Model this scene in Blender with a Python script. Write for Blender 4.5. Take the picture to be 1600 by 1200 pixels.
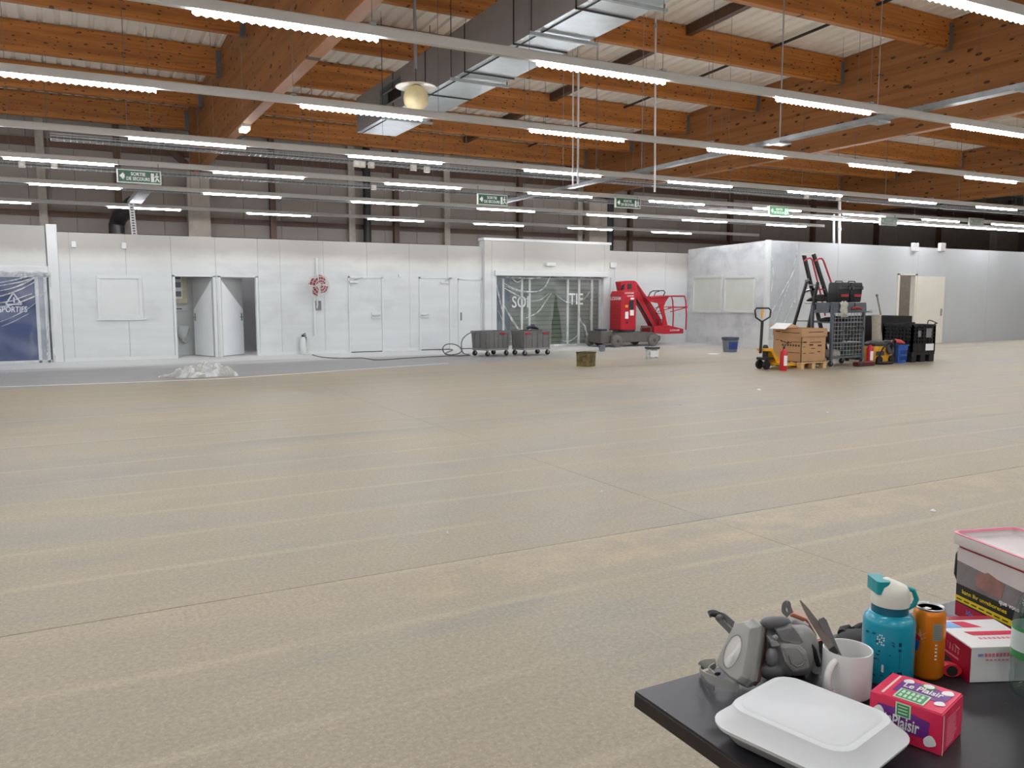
import bpy, bmesh, math, random
from mathutils import Vector, Matrix

for o in list(bpy.data.objects):
    bpy.data.objects.remove(o, do_unlink=True)
scene = bpy.context.scene
COL = scene.collection
rnd = random.Random(7)

# ------------------------------------------------------------------ camera
FPX, PITCH, YAW, EYE = 1276.0, math.radians(5.95), math.radians(28.5), 1.5
cd = bpy.data.cameras.new('camera'); cam = bpy.data.objects.new('camera', cd); COL.objects.link(cam)
cam.location = (0, 0, EYE)
cam.rotation_euler = (math.pi / 2 - PITCH, 0, -YAW)
cd.sensor_fit = 'HORIZONTAL'; cd.sensor_width = 36.0; cd.lens = FPX / 1600 * 36.0
cd.clip_start = 0.05; cd.clip_end = 300
scene.camera = cam

# ------------------------------------------------------------------ world, exposure
w = bpy.data.worlds.new('world'); scene.world = w; w.use_nodes = True
w.node_tree.nodes['Background'].inputs[0].default_value = (0.95, 0.95, 0.95, 1)
w.node_tree.nodes['Background'].inputs[1].default_value = 0.25
vs = scene.view_settings
vs.view_transform = 'Standard'; vs.look = 'None'; vs.gamma = 1.0; vs.use_curve_mapping = False
vs.exposure = 0.0
LAMP = 68.0          # radiance of the LED strips

# ------------------------------------------------------------------ survey helpers: sight lines of the photograph met with real planes
_cp, _sp, _cy, _sy = math.cos(PITCH), math.sin(PITCH), math.cos(YAW), math.sin(YAW)
FW = Vector((_sy * _cp, _cy * _cp, -_sp)); RT = Vector((_cy, -_sy, 0)); UP = RT.cross(FW)
EYEV = Vector((0, 0, EYE))
def ray(x, y): return FW + RT * ((x - 800) / FPX) + UP * ((600 - y) / FPX)
def Z(x, y, z=0.0):
    d = ray(x, y); return EYEV + d * ((z - EYE) / d.z)
def P(x, y, Y):
    d = ray(x, y); return EYEV + d * (Y / d.y)
def PX(x, y, X):
    d = ray(x, y); return EYEV + d * (X / d.x)

# ------------------------------------------------------------------ materials
def lin(c):
    return tuple((v / 255 / 12.92 if v / 255 <= 0.04045 else ((v / 255 + 0.055) / 1.055) ** 2.4) for v in c)
MATS = {}
def nodes(name):
    m = bpy.data.materials.new(name); m.use_nodes = True
    nt = m.node_tree; return m, nt, nt.nodes['Principled BSDF']
def N(nt, t, **kw):
    n = nt.nodes.new(t)
    for k, v in kw.items():
        if k in n.inputs: n.inputs[k].default_value = v
        else: setattr(n, k, v)
    return n
def ramp(nt, fac, stops):
    r = nt.nodes.new('ShaderNodeValToRGB'); nt.links.new(fac, r.inputs[0])
    e = r.color_ramp.elements
    while len(e) < len(stops): e.new(0.5)
    for el, (p, c) in zip(e, stops):
        el.position = p; el.color = (*c, 1) if len(c) == 3 else c
    return r
def mixc(nt, fac, a, b, mode='MIX'):
    m = nt.nodes.new('ShaderNodeMix'); m.data_type = 'RGBA'; m.blend_type = mode
    for inp, v in ((m.inputs[0], fac), (m.inputs[6], a), (m.inputs[7], b)):
        if isinstance(v, (int, float)): inp.default_value = v
        elif isinstance(v, tuple): inp.default_value = (*v, 1)
        else: nt.links.new(v, inp)
    return m.outputs[2]
def math_(nt, op, a, b=None, c=None, clamp=False):
    m = nt.nodes.new('ShaderNodeMath'); m.operation = op; m.use_clamp = clamp
    for i, v in enumerate((a, b, c)):
        if v is None: continue
        if isinstance(v, (int, float)): m.inputs[i].default_value = v
        else: nt.links.new(v, m.inputs[i])
    return m.outputs[0]
def smooth(nt, v, a, b):
    m = nt.nodes.new('ShaderNodeMapRange'); m.interpolation_type = 'SMOOTHSTEP'
    nt.links.new(v, m.inputs[0]); m.inputs[1].default_value = a; m.inputs[2].default_value = b
    return m.outputs[0]
def noise(nt, co, scale, detail=3, rough=0.5, dist=0.0):
    n = N(nt, 'ShaderNodeTexNoise'); n.inputs['Scale'].default_value = scale; n.inputs['Detail'].default_value = detail
    n.inputs['Roughness'].default_value = rough; n.inputs['Distortion'].default_value = dist
    nt.links.new(co, n.inputs['Vector']); return n.outputs[0]
def mapped(nt, co, scale=(1, 1, 1), rot=(0, 0, 0)):
    m = nt.nodes.new('ShaderNodeMapping'); nt.links.new(co, m.inputs[0]); m.inputs['Scale'].default_value = scale; m.inputs['Rotation'].default_value = rot
    return m.outputs[0]
def objco(nt): return nt.nodes.new('ShaderNodeTexCoord').outputs['Object']
def bump(nt, b, h, strength=0.3, dist=0.01):
    n = nt.nodes.new('ShaderNodeBump'); n.inputs['Strength'].default_value = strength; n.inputs['Distance'].default_value = dist
    nt.links.new(h, n.inputs['Height']); nt.links.new(n.outputs[0], b.inputs['Normal'])

def mat(name, rgb, rough=0.5, metal=0.0, var=0.12, scale=6.0, bmp=0.0, spec=None, coat=0.0):
    """plain coloured material with a slight procedural mottle"""
    if name in MATS: return MATS[name]
    m, nt, b = nodes(name); c = lin(rgb)
    co = objco(nt); n = noise(nt, co, scale, 4, 0.6)
    r = ramp(nt, n, [(0.3, tuple(v * (1 - var) for v in c)), (0.7, tuple(min(1, v * (1 + var)) for v in c))])
    nt.links.new(r.outputs[0], b.inputs['Base Color'])
    b.inputs['Roughness'].default_value = rough; b.inputs['Metallic'].default_value = metal
    if coat: b.inputs['Coat Weight'].default_value = coat
    if spec is not None: b.inputs['Specular IOR Level'].default_value = spec
    if bmp: bump(nt, b, noise(nt, co, scale * 8, 3), bmp)
    MATS[name] = m; return m

def mat_emit(name, rgb, strength):
    if name in MATS: return MATS[name]
    m, nt, b = nodes(name); b.inputs['Base Color'].default_value = (*lin(rgb), 1)
    co = objco(nt); n = noise(nt, co, 9.0, 2)
    r = ramp(nt, n, [(0.3, tuple(v * 0.96 for v in lin(rgb))), (0.7, lin(rgb))])
    nt.links.new(r.outputs[0], b.inputs['Emission Color'])
    b.inputs['Emission Strength'].default_value = strength
    MATS[name] = m; return m

def mat_wood(name, axis, kd=3.4, dark=(136, 80, 28), light=(194, 124, 54), knots=True):
    m, nt, b = nodes(name); co = objco(nt)
    s = [0.35 if i == axis else 7.0 for i in range(3)]
    grain = noise(nt, mapped(nt, co, tuple(s)), 1.6, 5, 0.62, 0.6)
    s2 = [0.09 if i == axis else (0.4 if i < 2 else 7.5) for i in range(3)]
    lam = N(nt, 'ShaderNodeTexVoronoi'); lam.inputs['Scale'].default_value = 1.0
    nt.links.new(mapped(nt, co, tuple(s2)), lam.inputs['Vector'])
    sep = nt.nodes.new('ShaderNodeSeparateColor'); nt.links.new(lam.outputs['Color'], sep.inputs[0])
    f = math_(nt, 'ADD', math_(nt, 'MULTIPLY', grain, 0.75), math_(nt, 'MULTIPLY', sep.outputs[0], 0.3))
    c = ramp(nt, f, [(0.3, lin(dark)), (0.75, lin(light))]).outputs[0]
    if knots:
        sx = nt.nodes.new('ShaderNodeSeparateXYZ'); nt.links.new(co, sx.inputs[0])
        cb = nt.nodes.new('ShaderNodeCombineXYZ'); oi = nt.nodes.new('ShaderNodeObjectInfo')
        nt.links.new(math_(nt, 'ADD', math_(nt, 'MULTIPLY', sx.outputs[axis], kd), math_(nt, 'MULTIPLY', oi.outputs['Random'], 50.0)), cb.inputs[0])
        nt.links.new(math_(nt, 'MULTIPLY', sx.outputs[2], kd * 2.4), cb.inputs[1])
        v = N(nt, 'ShaderNodeTexVoronoi'); v.voronoi_dimensions = '2D'; v.inputs['Scale'].default_value = 1.0; v.inputs['Randomness'].default_value = 1.0
        nt.links.new(cb.outputs[0], v.inputs['Vector'])
        ks = nt.nodes.new('ShaderNodeSeparateColor'); nt.links.new(v.outputs['Color'], ks.inputs[0])
        lim = math_(nt, 'MULTIPLY', math_(nt, 'SUBTRACT', ks.outputs[1], 0.35), 0.36)
        kn = math_(nt, 'LESS_THAN', v.outputs['Distance'], lim)
        c = mixc(nt, math_(nt, 'MULTIPLY', kn, 0.85), c, lin((38, 20, 11)))
    nt.links.new(c, b.inputs['Base Color']); b.inputs['Roughness'].default_value = 0.55
    MATS[name] = m; return m

def mat_concrete():
    m, nt, b = nodes('concrete_floor')
    g = nt.nodes.new('ShaderNodeNewGeometry'); co = g.outputs['Position']
    sx = nt.nodes.new('ShaderNodeSeparateXYZ'); nt.links.new(co, sx.inputs[0])
    X, Y = sx.outputs[0], sx.outputs[1]
    big = noise(nt, mapped(nt, co, (0.16, 0.55, 1)), 1.3, 5, 0.62, 0.4)
    mid = noise(nt, mapped(nt, co, (0.6, 1.6, 1)), 1.2, 5, 0.6)
    f = math_(nt, 'ADD', math_(nt, 'MULTIPLY', big, 0.65), math_(nt, 'MULTIPLY', mid, 0.35))
    base = ramp(nt, f, [(0.36, lin((150, 146, 138))), (0.45, lin((166, 158, 144))), (0.55, lin((174, 164, 147))), (0.68, lin((186, 177, 160)))]).outputs[0]
    # pale lines left by old shelving runs, parallel to the light tracks
    wob = math_(nt, 'MULTIPLY', math_(nt, 'SUBTRACT', noise(nt, mapped(nt, co, (0.5, 0.5, 1)), 0.9, 3), 0.5), 0.12)
    ph = math_(nt, 'FRACT', math_(nt, 'DIVIDE', math_(nt, 'ADD', math_(nt, 'ADD', Y, wob), 0.05), 0.684))
    d = math_(nt, 'ABSOLUTE', math_(nt, 'SUBTRACT', ph, 0.12))
    line = math_(nt, 'SUBTRACT', 1.0, smooth(nt, d, 0.015, 0.075))
    brk = smooth(nt, noise(nt, mapped(nt, co, (0.35, 1.2, 1)), 1.1, 4, 0.7), 0.34, 0.62)
    line = math_(nt, 'MULTIPLY', math_(nt, 'MULTIPLY', line, brk), 0.30)
    base = mixc(nt, line, base, lin((206, 194, 168)))
    # dark scuffed bands
    band = smooth(nt, noise(nt, mapped(nt, co, (0.10, 0.9, 1)), 1.0, 4, 0.65, 0.3), 0.56, 0.72)
    base = mixc(nt, math_(nt, 'MULTIPLY', band, 0.5), base, lin((138, 139, 135)))
    # rough pale aggregate strip beside the near joint
    rag = math_(nt, 'MULTIPLY', smooth(nt, Y, 3.62, 3.72), math_(nt, 'SUBTRACT', 1.0, smooth(nt, Y, 4.08, 4.16)))
    rag = math_(nt, 'MULTIPLY', math_(nt, 'MULTIPLY', rag, smooth(nt, X, 0.2, 2.2)), smooth(nt, noise(nt, co, 2.2, 5, 0.7), 0.38, 0.62))
    base = mixc(nt, math_(nt, 'MULTIPLY', rag, 0.6), base, lin((196, 180, 150)))
    # aggregate grains
    sp = N(nt, 'ShaderNodeTexVoronoi'); sp.inputs['Scale'].default_value = 120.0; nt.links.new(co, sp.inputs['Vector'])
    sc = nt.nodes.new('ShaderNodeSeparateColor'); nt.links.new(sp.outputs['Color'], sc.inputs[0])
    pale = math_(nt, 'MULTIPLY', math_(nt, 'GREATER_THAN', sc.outputs[0], 0.84), math_(nt, 'LESS_THAN', sp.outputs['Distance'], 0.35))
    base = mixc(nt, math_(nt, 'MULTIPLY', pale, 0.38), base, lin((214, 204, 182)))
    fine = noise(nt, co, 48.0, 5, 0.8)
    base = mixc(nt, 0.85, base, ramp(nt, fine, [(0.28, (0.34, 0.335, 0.32)), (0.72, (0.66, 0.655, 0.64))]).outputs[0], 'OVERLAY')
    # dark spots
    dk = N(nt, 'ShaderNodeTexVoronoi'); dk.inputs['Scale'].default_value = 1.1; nt.links.new(co, dk.inputs['Vector'])
    dks = nt.nodes.new('ShaderNodeSeparateColor'); nt.links.new(dk.outputs['Color'], dks.inputs[0])
    spot = math_(nt, 'MULTIPLY', math_(nt, 'LESS_THAN', dk.outputs['Distance'], 0.028), math_(nt, 'GREATER_THAN', dks.outputs[1], 0.55))
    base = mixc(nt, spot, base, lin((62, 58, 52)))
    base = mixc(nt, 1.0, base, (0.82, 0.805, 0.735), 'MULTIPLY')
    for sx_, sy_, ra in ((8.33, 11.35, 0.32), (5.9, 10.85, 0.22), (6.6, 10.9, 0.2)):   # round damp marks
        dd = math_(nt, 'SQRT', math_(nt, 'ADD', math_(nt, 'POWER', math_(nt, 'SUBTRACT', X, sx_), 2.0), math_(nt, 'POWER', math_(nt, 'MULTIPLY', math_(nt, 'SUBTRACT', Y, sy_), 1.0), 2.0)))
        base = mixc(nt, math_(nt, 'MULTIPLY', math_(nt, 'SUBTRACT', 1.0, smooth(nt, dd, ra * 0.8, ra)), 0.35), base, lin((140, 130, 114)))
    # grey coated strip along the white partition, then paint overspray next to it
    edge = math_(nt, 'ADD', Y, math_(nt, 'MULTIPLY', X, -0.11))
    grey = math_(nt, 'MULTIPLY', smooth(nt, edge, 16.14, 16.2), math_(nt, 'SUBTRACT', 1.0, smooth(nt, X, 8.0, 15.0)))
    base = mixc(nt, math_(nt, 'MULTIPLY', grey, 0.85), base, lin((146, 149, 151)))
    on = math_(nt, 'ADD', Y, math_(nt, 'MULTIPLY', math_(nt, 'SUBTRACT', noise(nt, mapped(nt, co, (0.3, 1.2, 1)), 1.4, 4), 0.5), 2.2))
    over = smooth(nt, on, 19.0, 21.2)
    base = mixc(nt, math_(nt, 'MULTIPLY', over, 0.85), base, lin((222, 224, 222)))
    # faint paler grey area in front of the office
    ov2 = math_(nt, 'MULTIPLY', smooth(nt, on, 14.5, 18.5), smooth(nt, X, 9.5, 12.5))
    base = mixc(nt, math_(nt, 'MULTIPLY', ov2, 0.45), base, lin((205, 204, 198)))
    nt.links.new(base, b.inputs['Base Color'])
    rr = ramp(nt, f, [(0.3, (0.40,) * 3), (0.7, (0.6,) * 3)]); nt.links.new(rr.outputs[0], b.inputs['Roughness'])
    b.inputs['Specular IOR Level'].default_value = 0.35
    bump(nt, b, math_(nt, 'ADD', fine, math_(nt, 'MULTIPLY', mid, 2.0)), 0.12, 0.004)
    MATS['concrete'] = m; return m

def mat_spray(name, under, over, patch=0.5, scale=0.5, top_tone=None):
    """panel colour with uneven sprayed-on white primer"""
    m, nt, b = nodes(name)
    g = nt.nodes.new('ShaderNodeNewGeometry'); co = g.outputs['Position']
    n = noise(nt, mapped(nt, co, (1, 1, 1.6)), scale, 4, 0.6, 0.3)
    c = ramp(nt, n, [(patch - 0.16, lin(under)), (patch + 0.06, lin(over))]).outputs[0]
    st = noise(nt, mapped(nt, co, (0.25, 0.25, 3.0)), 1.6, 4)
    c = mixc(nt, 0.18, c, ramp(nt, st, [(0.3, (0.55, 0.55, 0.55)), (0.7, (1, 1, 1))]).outputs[0], 'MULTIPLY')
    if top_tone:      # panels turn cream, then cream-grey, towards the top
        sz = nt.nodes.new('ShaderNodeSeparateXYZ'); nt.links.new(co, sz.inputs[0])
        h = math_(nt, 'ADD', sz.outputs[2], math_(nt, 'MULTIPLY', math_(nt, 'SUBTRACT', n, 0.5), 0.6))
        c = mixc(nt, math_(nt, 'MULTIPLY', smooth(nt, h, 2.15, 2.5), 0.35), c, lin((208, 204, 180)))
        c = mixc(nt, math_(nt, 'MULTIPLY', smooth(nt, h, 2.4, 2.8), 0.85), c, lin(top_tone))
    nt.links.new(c, b.inputs['Base Color']); b.inputs['Roughness'].default_value = 0.5
    MATS[name] = m; return m

def mat_film(name, tint=(0.92, 0.94, 0.95), cover=0.16, gloss=0.04, blotch=1.0):
    m, nt, b = nodes(name)
    out = nt.nodes['Material Output']; nt.nodes.remove(b)
    tr = N(nt, 'ShaderNodeBsdfTransparent'); tr.inputs[0].default_value = (*tint, 1)
    df = N(nt, 'ShaderNodeBsdfDiffuse'); df.inputs[0].default_value = (0.85, 0.87, 0.88, 1)
    tl = N(nt, 'ShaderNodeBsdfTranslucent'); tl.inputs[0].default_value = (0.8, 0.82, 0.83, 1)
    gl = N(nt, 'ShaderNodeBsdfGlossy'); gl.inputs['Roughness'].default_value = 0.32; gl.inputs[0].default_value = (0.9, 0.9, 0.9, 1)
    co = objco(nt)
    n = noise(nt, mapped(nt, co, (1.2, 1.2, 0.8)), 2.0, 4, 0.65, 1.5)
    f = math_(nt, 'MULTIPLY', smooth(nt, n, 0.4, 0.75), cover * 1.6 * blotch)
    f = math_(nt, 'ADD', f, cover * (1.0 - 0.5 * blotch), clamp=True)
    a = nt.nodes.new('ShaderNodeMixShader'); a.inputs[0].default_value = 0.4
    nt.links.new(df.outputs[0], a.inputs[1]); nt.links.new(tl.outputs[0], a.inputs[2])
    c = nt.nodes.new('ShaderNodeMixShader'); nt.links.new(f, c.inputs[0]); nt.links.new(tr.outputs[0], c.inputs[1]); nt.links.new(a.outputs[0], c.inputs[2])
    d = nt.nodes.new('ShaderNodeMixShader'); d.inputs[0].default_value = gloss
    nt.links.new(c.outputs[0], d.inputs[1]); nt.links.new(gl.outputs[0], d.inputs[2])
    nt.links.new(d.outputs[0], out.inputs[0])
    MATS[name] = m; return m

def mat_glass(name, tint=(0.7, 0.74, 0.72), gloss=0.08):
    m, nt, b = nodes(name)
    out = nt.nodes['Material Output']; nt.nodes.remove(b)
    tr = N(nt, 'ShaderNodeBsdfTransparent')
    n = noise(nt, objco(nt), 1.5, 2)
    r = ramp(nt, n, [(0.3, tuple(v * 0.95 for v in tint)), (0.7, tint)]); nt.links.new(r.outputs[0], tr.inputs[0])
    gl = N(nt, 'ShaderNodeBsdfGlossy'); gl.inputs['Roughness'].default_value = 0.05
    d = nt.nodes.new('ShaderNodeMixShader'); d.inputs[0].default_value = gloss
    nt.links.new(tr.outputs[0], d.inputs[1]); nt.links.new(gl.outputs[0], d.inputs[2]); nt.links.new(d.outputs[0], out.inputs[0])
    MATS[name] = m; return m

# ------------------------------------------------------------------ mesh builder
class MB:
    def __init__(s): s.v = []; s.f = []
    def add(s, vs, fs):
        o = len(s.v); s.v += [Vector(p) for p in vs]; s.f += [tuple(i + o for i in f) for f in fs]; return s
    def box(s, x0, x1, y0, y1, z0, z1):
        return s.add([(x0, y0, z0), (x1, y0, z0), (x1, y1, z0), (x0, y1, z0), (x0, y0, z1), (x1, y0, z1), (x1, y1, z1), (x0, y1, z1)],
                     [(0, 3, 2, 1), (4, 5, 6, 7), (0, 1, 5, 4), (1, 2, 6, 5), (2, 3, 7, 6), (3, 0, 4, 7)])
    def obox(s, c, ax, h):
        c = Vector(c); a, b, d = (Vector(v).normalized() * k for v, k in zip(ax, h))
        vs = [c + a * i + b * j + d * k for k in (-1, 1) for i, j in ((-1, -1), (1, -1), (1, 1), (-1, 1))]
        return s.add(vs, [(0, 3, 2, 1), (4, 5, 6, 7), (0, 1, 5, 4), (1, 2, 6, 5), (2, 3, 7, 6), (3, 0, 4, 7)])
    def bar(s, p, q, wd, ht=None, up=(0, 0, 1)):
        p, q = Vector(p), Vector(q); d = (q - p); ht = wd if ht is None else ht
        up = Vector(up); sd = d.cross(up)
        if sd.length < 1e-6: sd = d.cross(Vector((1, 0, 0)))
        u = sd.cross(d)
        return s.obox((p + q) / 2, (d, sd, u), (d.length / 2, wd / 2, ht / 2))
    def tube(s, pts, r, n=8, closed=False, caps=True):
        pts = [Vector(p) for p in pts]; m = len(pts); o = len(s.v); prev = None
        for i, p in enumerate(pts):
            if closed: d = pts[(i + 1) % m] - pts[i - 1]
            else: d = pts[min(i + 1, m - 1)] - pts[max(i - 1, 0)]
            d.normalize()
            if prev is None:
                a = d.cross(Vector((0, 0, 1)))
                if a.length < 1e-3: a = d.cross(Vector((1, 0, 0)))
            else: a = prev - d * prev.dot(d)
            a.normalize(); prev = a; b = d.cross(a)
            rr = r[i] if isinstance(r, (list, tuple)) else r
            for k in range(n):
                t = 2 * math.pi * k / n; s.v.append(p + (a * math.cos(t) + b * math.sin(t)) * rr)
        for i in range(m if closed else m - 1):
            j = (i + 1) % m
            for k in range(n):
                l = (k + 1) % n; s.f.append((o + i * n + k, o + i * n + l, o + j * n + l, o + j * n + k))
        if caps and not closed:
            s.f.append(tuple(o + k for k in reversed(range(n)))); s.f.append(tuple(o + (m - 1) * n + k for k in range(n)))
        return s
    def lathe(s, prof, n=24, c=(0, 0, 0), ax=None, caps=True):
        c = Vector(c)
        if ax is None: a, b, d = Vector((1, 0, 0)), Vector((0, 1, 0)), Vector((0, 0, 1))
        else:
            d = Vector(ax).normalized(); a = d.cross(Vector((0, 0, 1)))
            if a.length < 1e-3: a = Vector((1, 0, 0))
            a.normalize(); b = d.cross(a)
        o = len(s.v)
        for r, z in prof:
            for k in range(n):
                t = 2 * math.pi * k / n; s.v.append(c + a * (r * math.cos(t)) + b * (r * math.sin(t)) + d * z)
        for i in range(len(prof) - 1):
            for k in range(n):
                l = (k + 1) % n; s.f.append((o + i * n + k, o + i * n + l, o + (i + 1) * n + l, o + (i + 1) * n + k))
        if caps:
            if prof[0][0] > 1e-5: s.f.append(tuple(o + k for k in reversed(range(n))))
            if prof[-1][0] > 1e-5: s.f.append(tuple(o + (len(prof) - 1) * n + k for k in range(n)))
        return s
    def prism(s, poly, off):
        o = len(s.v); n = len(poly); off = Vector(off)
        s.v += [Vector(p) for p in poly] + [Vector(p) + off for p in poly]
        s.f.append(tuple(o + i for i in range(n))); s.f.append(tuple(o + n + i for i in reversed(range(n))))
        for i in range(n):
            j = (i + 1) % n; s.f.append((o + i, o + n + i, o + n + j, o + j))
        return s
    def grid(s, nu, nv, fn):
        o = len(s.v)
        for j in range(nv + 1):
            for i in range(nu + 1): s.v.append(Vector(fn(i / nu, j / nv)))
        for j in range(nv):
            for i in range(nu):
                a = o + j * (nu + 1) + i; s.f.append((a, a + 1, a + nu + 2, a + nu + 1))
        return s
    def loft(s, rings, caps=True):
        o = len(s.v); n = len(rings[0])
        for r in rings: s.v += [Vector(p) for p in r]
        for i in range(len(rings) - 1):
            for k in range(n):
                l = (k + 1) % n; s.f.append((o + i * n + k, o + i * n + l, o + (i + 1) * n + l, o + (i + 1) * n + k))
        if caps:
            s.f.append(tuple(o + k for k in reversed(range(n)))); s.f.append(tuple(o + (len(rings) - 1) * n + k for k in range(n)))
        return s
    def build(s, name, m, parent=None, smooth=None, bevel=0.0, local=False, sub=0, solid=0.0):
        vs = s.v
        if parent is not None and not local:
            inv = MWORLD[parent.name].inverted(); vs = [inv @ v for v in vs]
            loc = Vector((0, 0, 0))
        elif parent is None:
            lo = Vector([min(v[i] for v in vs) for i in range(3)]); hi = Vector([max(v[i] for v in vs) for i in range(3)])
            loc = Vector(((lo.x + hi.x) / 2, (lo.y + hi.y) / 2, lo.z)); vs = [v - loc for v in vs]
        else: loc = Vector((0, 0, 0))
        me = bpy.data.meshes.new(name); me.from_pydata([tuple(v) for v in vs], [], s.f); me.update()
        bm = bmesh.new(); bm.from_mesh(me); bmesh.ops.recalc_face_normals(bm, faces=bm.faces); bm.to_mesh(me); bm.free()
        return link(name, me, m, parent, loc, smooth, bevel, sub, solid)

MWORLD = {}
def link(name, me, m, parent=None, loc=(0, 0, 0), smooth=None, bevel=0.0, sub=0, solid=0.0):
    o = bpy.data.objects.new(name, me); COL.objects.link(o)
    if isinstance(m, str): m = MATS[m]
    me.materials.append(m)
    if smooth is not None:
        for p in me.polygons: p.use_smooth = True
        me.set_sharp_from_angle(angle=math.radians(smooth))
    if parent is not None:
        o.parent = parent; MWORLD[o.name] = MWORLD[parent.name] @ Matrix.Translation(Vector(loc))
    else: MWORLD[o.name] = Matrix.Translation(Vector(loc))
    o.location = loc
    if solid:
        sm = o.modifiers.new('solid', 'SOLIDIFY'); sm.thickness = solid; sm.offset = 0
    if bevel:
        bv = o.modifiers.new('bevel', 'BEVEL'); bv.width = bevel; bv.segments = 2; bv.limit_method = 'ANGLE'; bv.angle_limit = math.radians(40)
    if sub:
        sm = o.modifiers.new('sub', 'SUBSURF'); sm.levels = sub; sm.render_levels = sub
    return o
def thing(name, label, cat, loc=(0, 0, 0), rz=0.0, group=None):
    o = bpy.data.objects.new(name, None); COL.objects.link(o); o.location = loc; o.rotation_euler = (0, 0, rz)
    o.empty_display_size = 0.1
    MWORLD[o.name] = Matrix.Translation(Vector(loc)) @ Matrix.Rotation(rz, 4, 'Z')
    return tag(o, label, cat, group)
def tag(o, label, cat=None, group=None):
    o['label'] = label
    if cat: o['category'] = cat
    if group: o['group'] = group
    return o
def struct(o, label=None):
    o['kind'] = 'structure'
    if label: o['label'] = label
    return o
def shared(name, src, parent, loc):
    """another piece with the mesh of src"""
    o = bpy.data.objects.new(name, src.data); COL.objects.link(o); o.parent = parent; o.location = loc
    MWORLD[o.name] = MWORLD[parent.name] @ Matrix.Translation(Vector(loc)); return o
def lettering(name, txt, m, parent, org, ux, uy, height, width=None, ext=0.0008, align='LEFT', shear=0.0, bold=0.0, local=False):
    """raised flat lettering; org = lower left (or centre) in world space, ux / uy = reading and up directions"""
    cu = bpy.data.curves.new('txt', 'FONT'); cu.body = txt; cu.size = 1.0; cu.align_x = 'LEFT'; cu.shear = shear; cu.offset = bold; cu.resolution_u = 3
    to = bpy.data.objects.new('txt', cu); COL.objects.link(to)
    dg = bpy.context.evaluated_depsgraph_get(); me = bpy.data.meshes.new_from_object(to.evaluated_get(dg))
    bpy.data.objects.remove(to, do_unlink=True)
    xs = [v.co.x for v in me.vertices]; ys = [v.co.y for v in me.vertices]
    x0, x1, y0, y1 = min(xs), max(xs), min(ys), max(ys)
    sy = height / (y1 - y0); sx = width / (x1 - x0) if width else sy
    ux, uy = Vector(ux).normalized(), Vector(uy).normalized(); n = ux.cross(uy); org = Vector(org)
    ox = -(x0 + x1) / 2 * sx if align == 'CENTER' else -x0 * sx
    oy = -(y0 + y1) / 2 * sy if align == 'CENTER' else -y0 * sy
    inv = Matrix.Identity(4) if local else MWORLD[parent.name].inverted()
    for v in me.vertices:
        v.co = inv @ (org + ux * (v.co.x * sx + ox) + uy * (v.co.y * sy + oy) + n * ext)
    me.name = name
    return link(name, me, m, parent)
def wire(s, p, q, r=0.006): return s.tube([p, q], r, 5)
def arc(c, r, a0, a1, n, ux=(1, 0, 0), uy=(0, 0, 1)):
    c = Vector(c); ux = Vector(ux); uy = Vector(uy)
    return [c + ux * (r * math.cos(a0 + (a1 - a0) * i / n)) + uy * (r * math.sin(a0 + (a1 - a0) * i / n)) for i in range(n + 1)]
def rrect(w, h, r, n=4):
    pts = []
    for cx, cy, a in ((w / 2 - r, h / 2 - r, 0), (-w / 2 + r, h / 2 - r, 90), (-w / 2 + r, -h / 2 + r, 180), (w / 2 - r, -h / 2 + r, 270)):
        for i in range(n + 1):
            t = math.radians(a + 90 * i / n); pts.append((cx + r * math.cos(t), cy + r * math.sin(t)))
    return pts
# ================================================================== shared materials
mat_concrete()
mat_wood('wood_purlin', 0, 5.2); mat_wood('wood_beam', 1, 2.6, (138, 90, 48), (168, 112, 62)); mat_wood('wood_dark', 2, 1, (70, 48, 36), (96, 68, 50), False)
mat('deck_white', (240, 234, 222), 0.55, 0, 0.05, 1.0)
mat('joint_dark', (84, 79, 71), 0.9); mat('seam_grey', (128, 130, 130), 0.8)
mat_spray('white_sprayed', (196, 199, 198), (214, 218, 217), patch=0.42, top_tone=(164, 160, 153))
mat_spray('white_patchy', (186, 191, 194), (220, 223, 223), patch=0.46, scale=0.9)
mat('office_grey', (194, 197, 197), 0.5, 0, 0.04, 0.4)
mat('cladding', (138, 128, 119), 0.6, 0, 0.10, 0.5)
mat('white_paint', (214, 217, 215), 0.45, 0, 0.03, 2)
mat('door_cream', (226, 222, 208), 0.4, 0, 0.03, 2)
mat('grey_room', (196, 196, 200), 0.6, 0, 0.04, 1)
mat('galv', (158, 162, 162), 0.55, 0.6, 0.14, 5)
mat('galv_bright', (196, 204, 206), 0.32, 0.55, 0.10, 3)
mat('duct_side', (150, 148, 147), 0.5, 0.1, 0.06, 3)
mat('steel_dark', (58, 58, 60), 0.5, 0.4)
mat('rail_white', (196, 194, 190), 0.4, 0, 0.03)
mat('post_cream', (158, 150, 138), 0.6)
mat('black_pipe', (34, 32, 32), 0.5)
mat('concrete_column', (168, 158, 146), 0.8, 0, 0.1, 3, 0.1)
mat_emit('led_lens', (246, 248, 255), LAMP)
mat('black_plastic', (30, 30, 32), 0.45, 0, 0.15, 8)
mat('black_rubber', (26, 26, 27), 0.7, 0, 0.2, 10)
mat('dark_grey', (62, 64, 67), 0.5)
mat('mid_grey', (120, 121, 122), 0.5)
mat('cable_black', (30, 30, 30), 0.6)
mat('cable_grey', (96, 98, 100), 0.6)
mat('sticker_white', (236, 236, 234), 0.5, 0, 0.02)
mat_film('film', (0.94, 0.95, 0.96), 0.11); mat_film('film_fold', (0.9, 0.92, 0.93), 0.75); mat_film('film_heavy', (0.88, 0.9, 0.92), 0.45); mat_film('film_haze', (0.95, 0.96, 0.94), 0.2, 0.03, 0.25)
mat_glass('glass')

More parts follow.
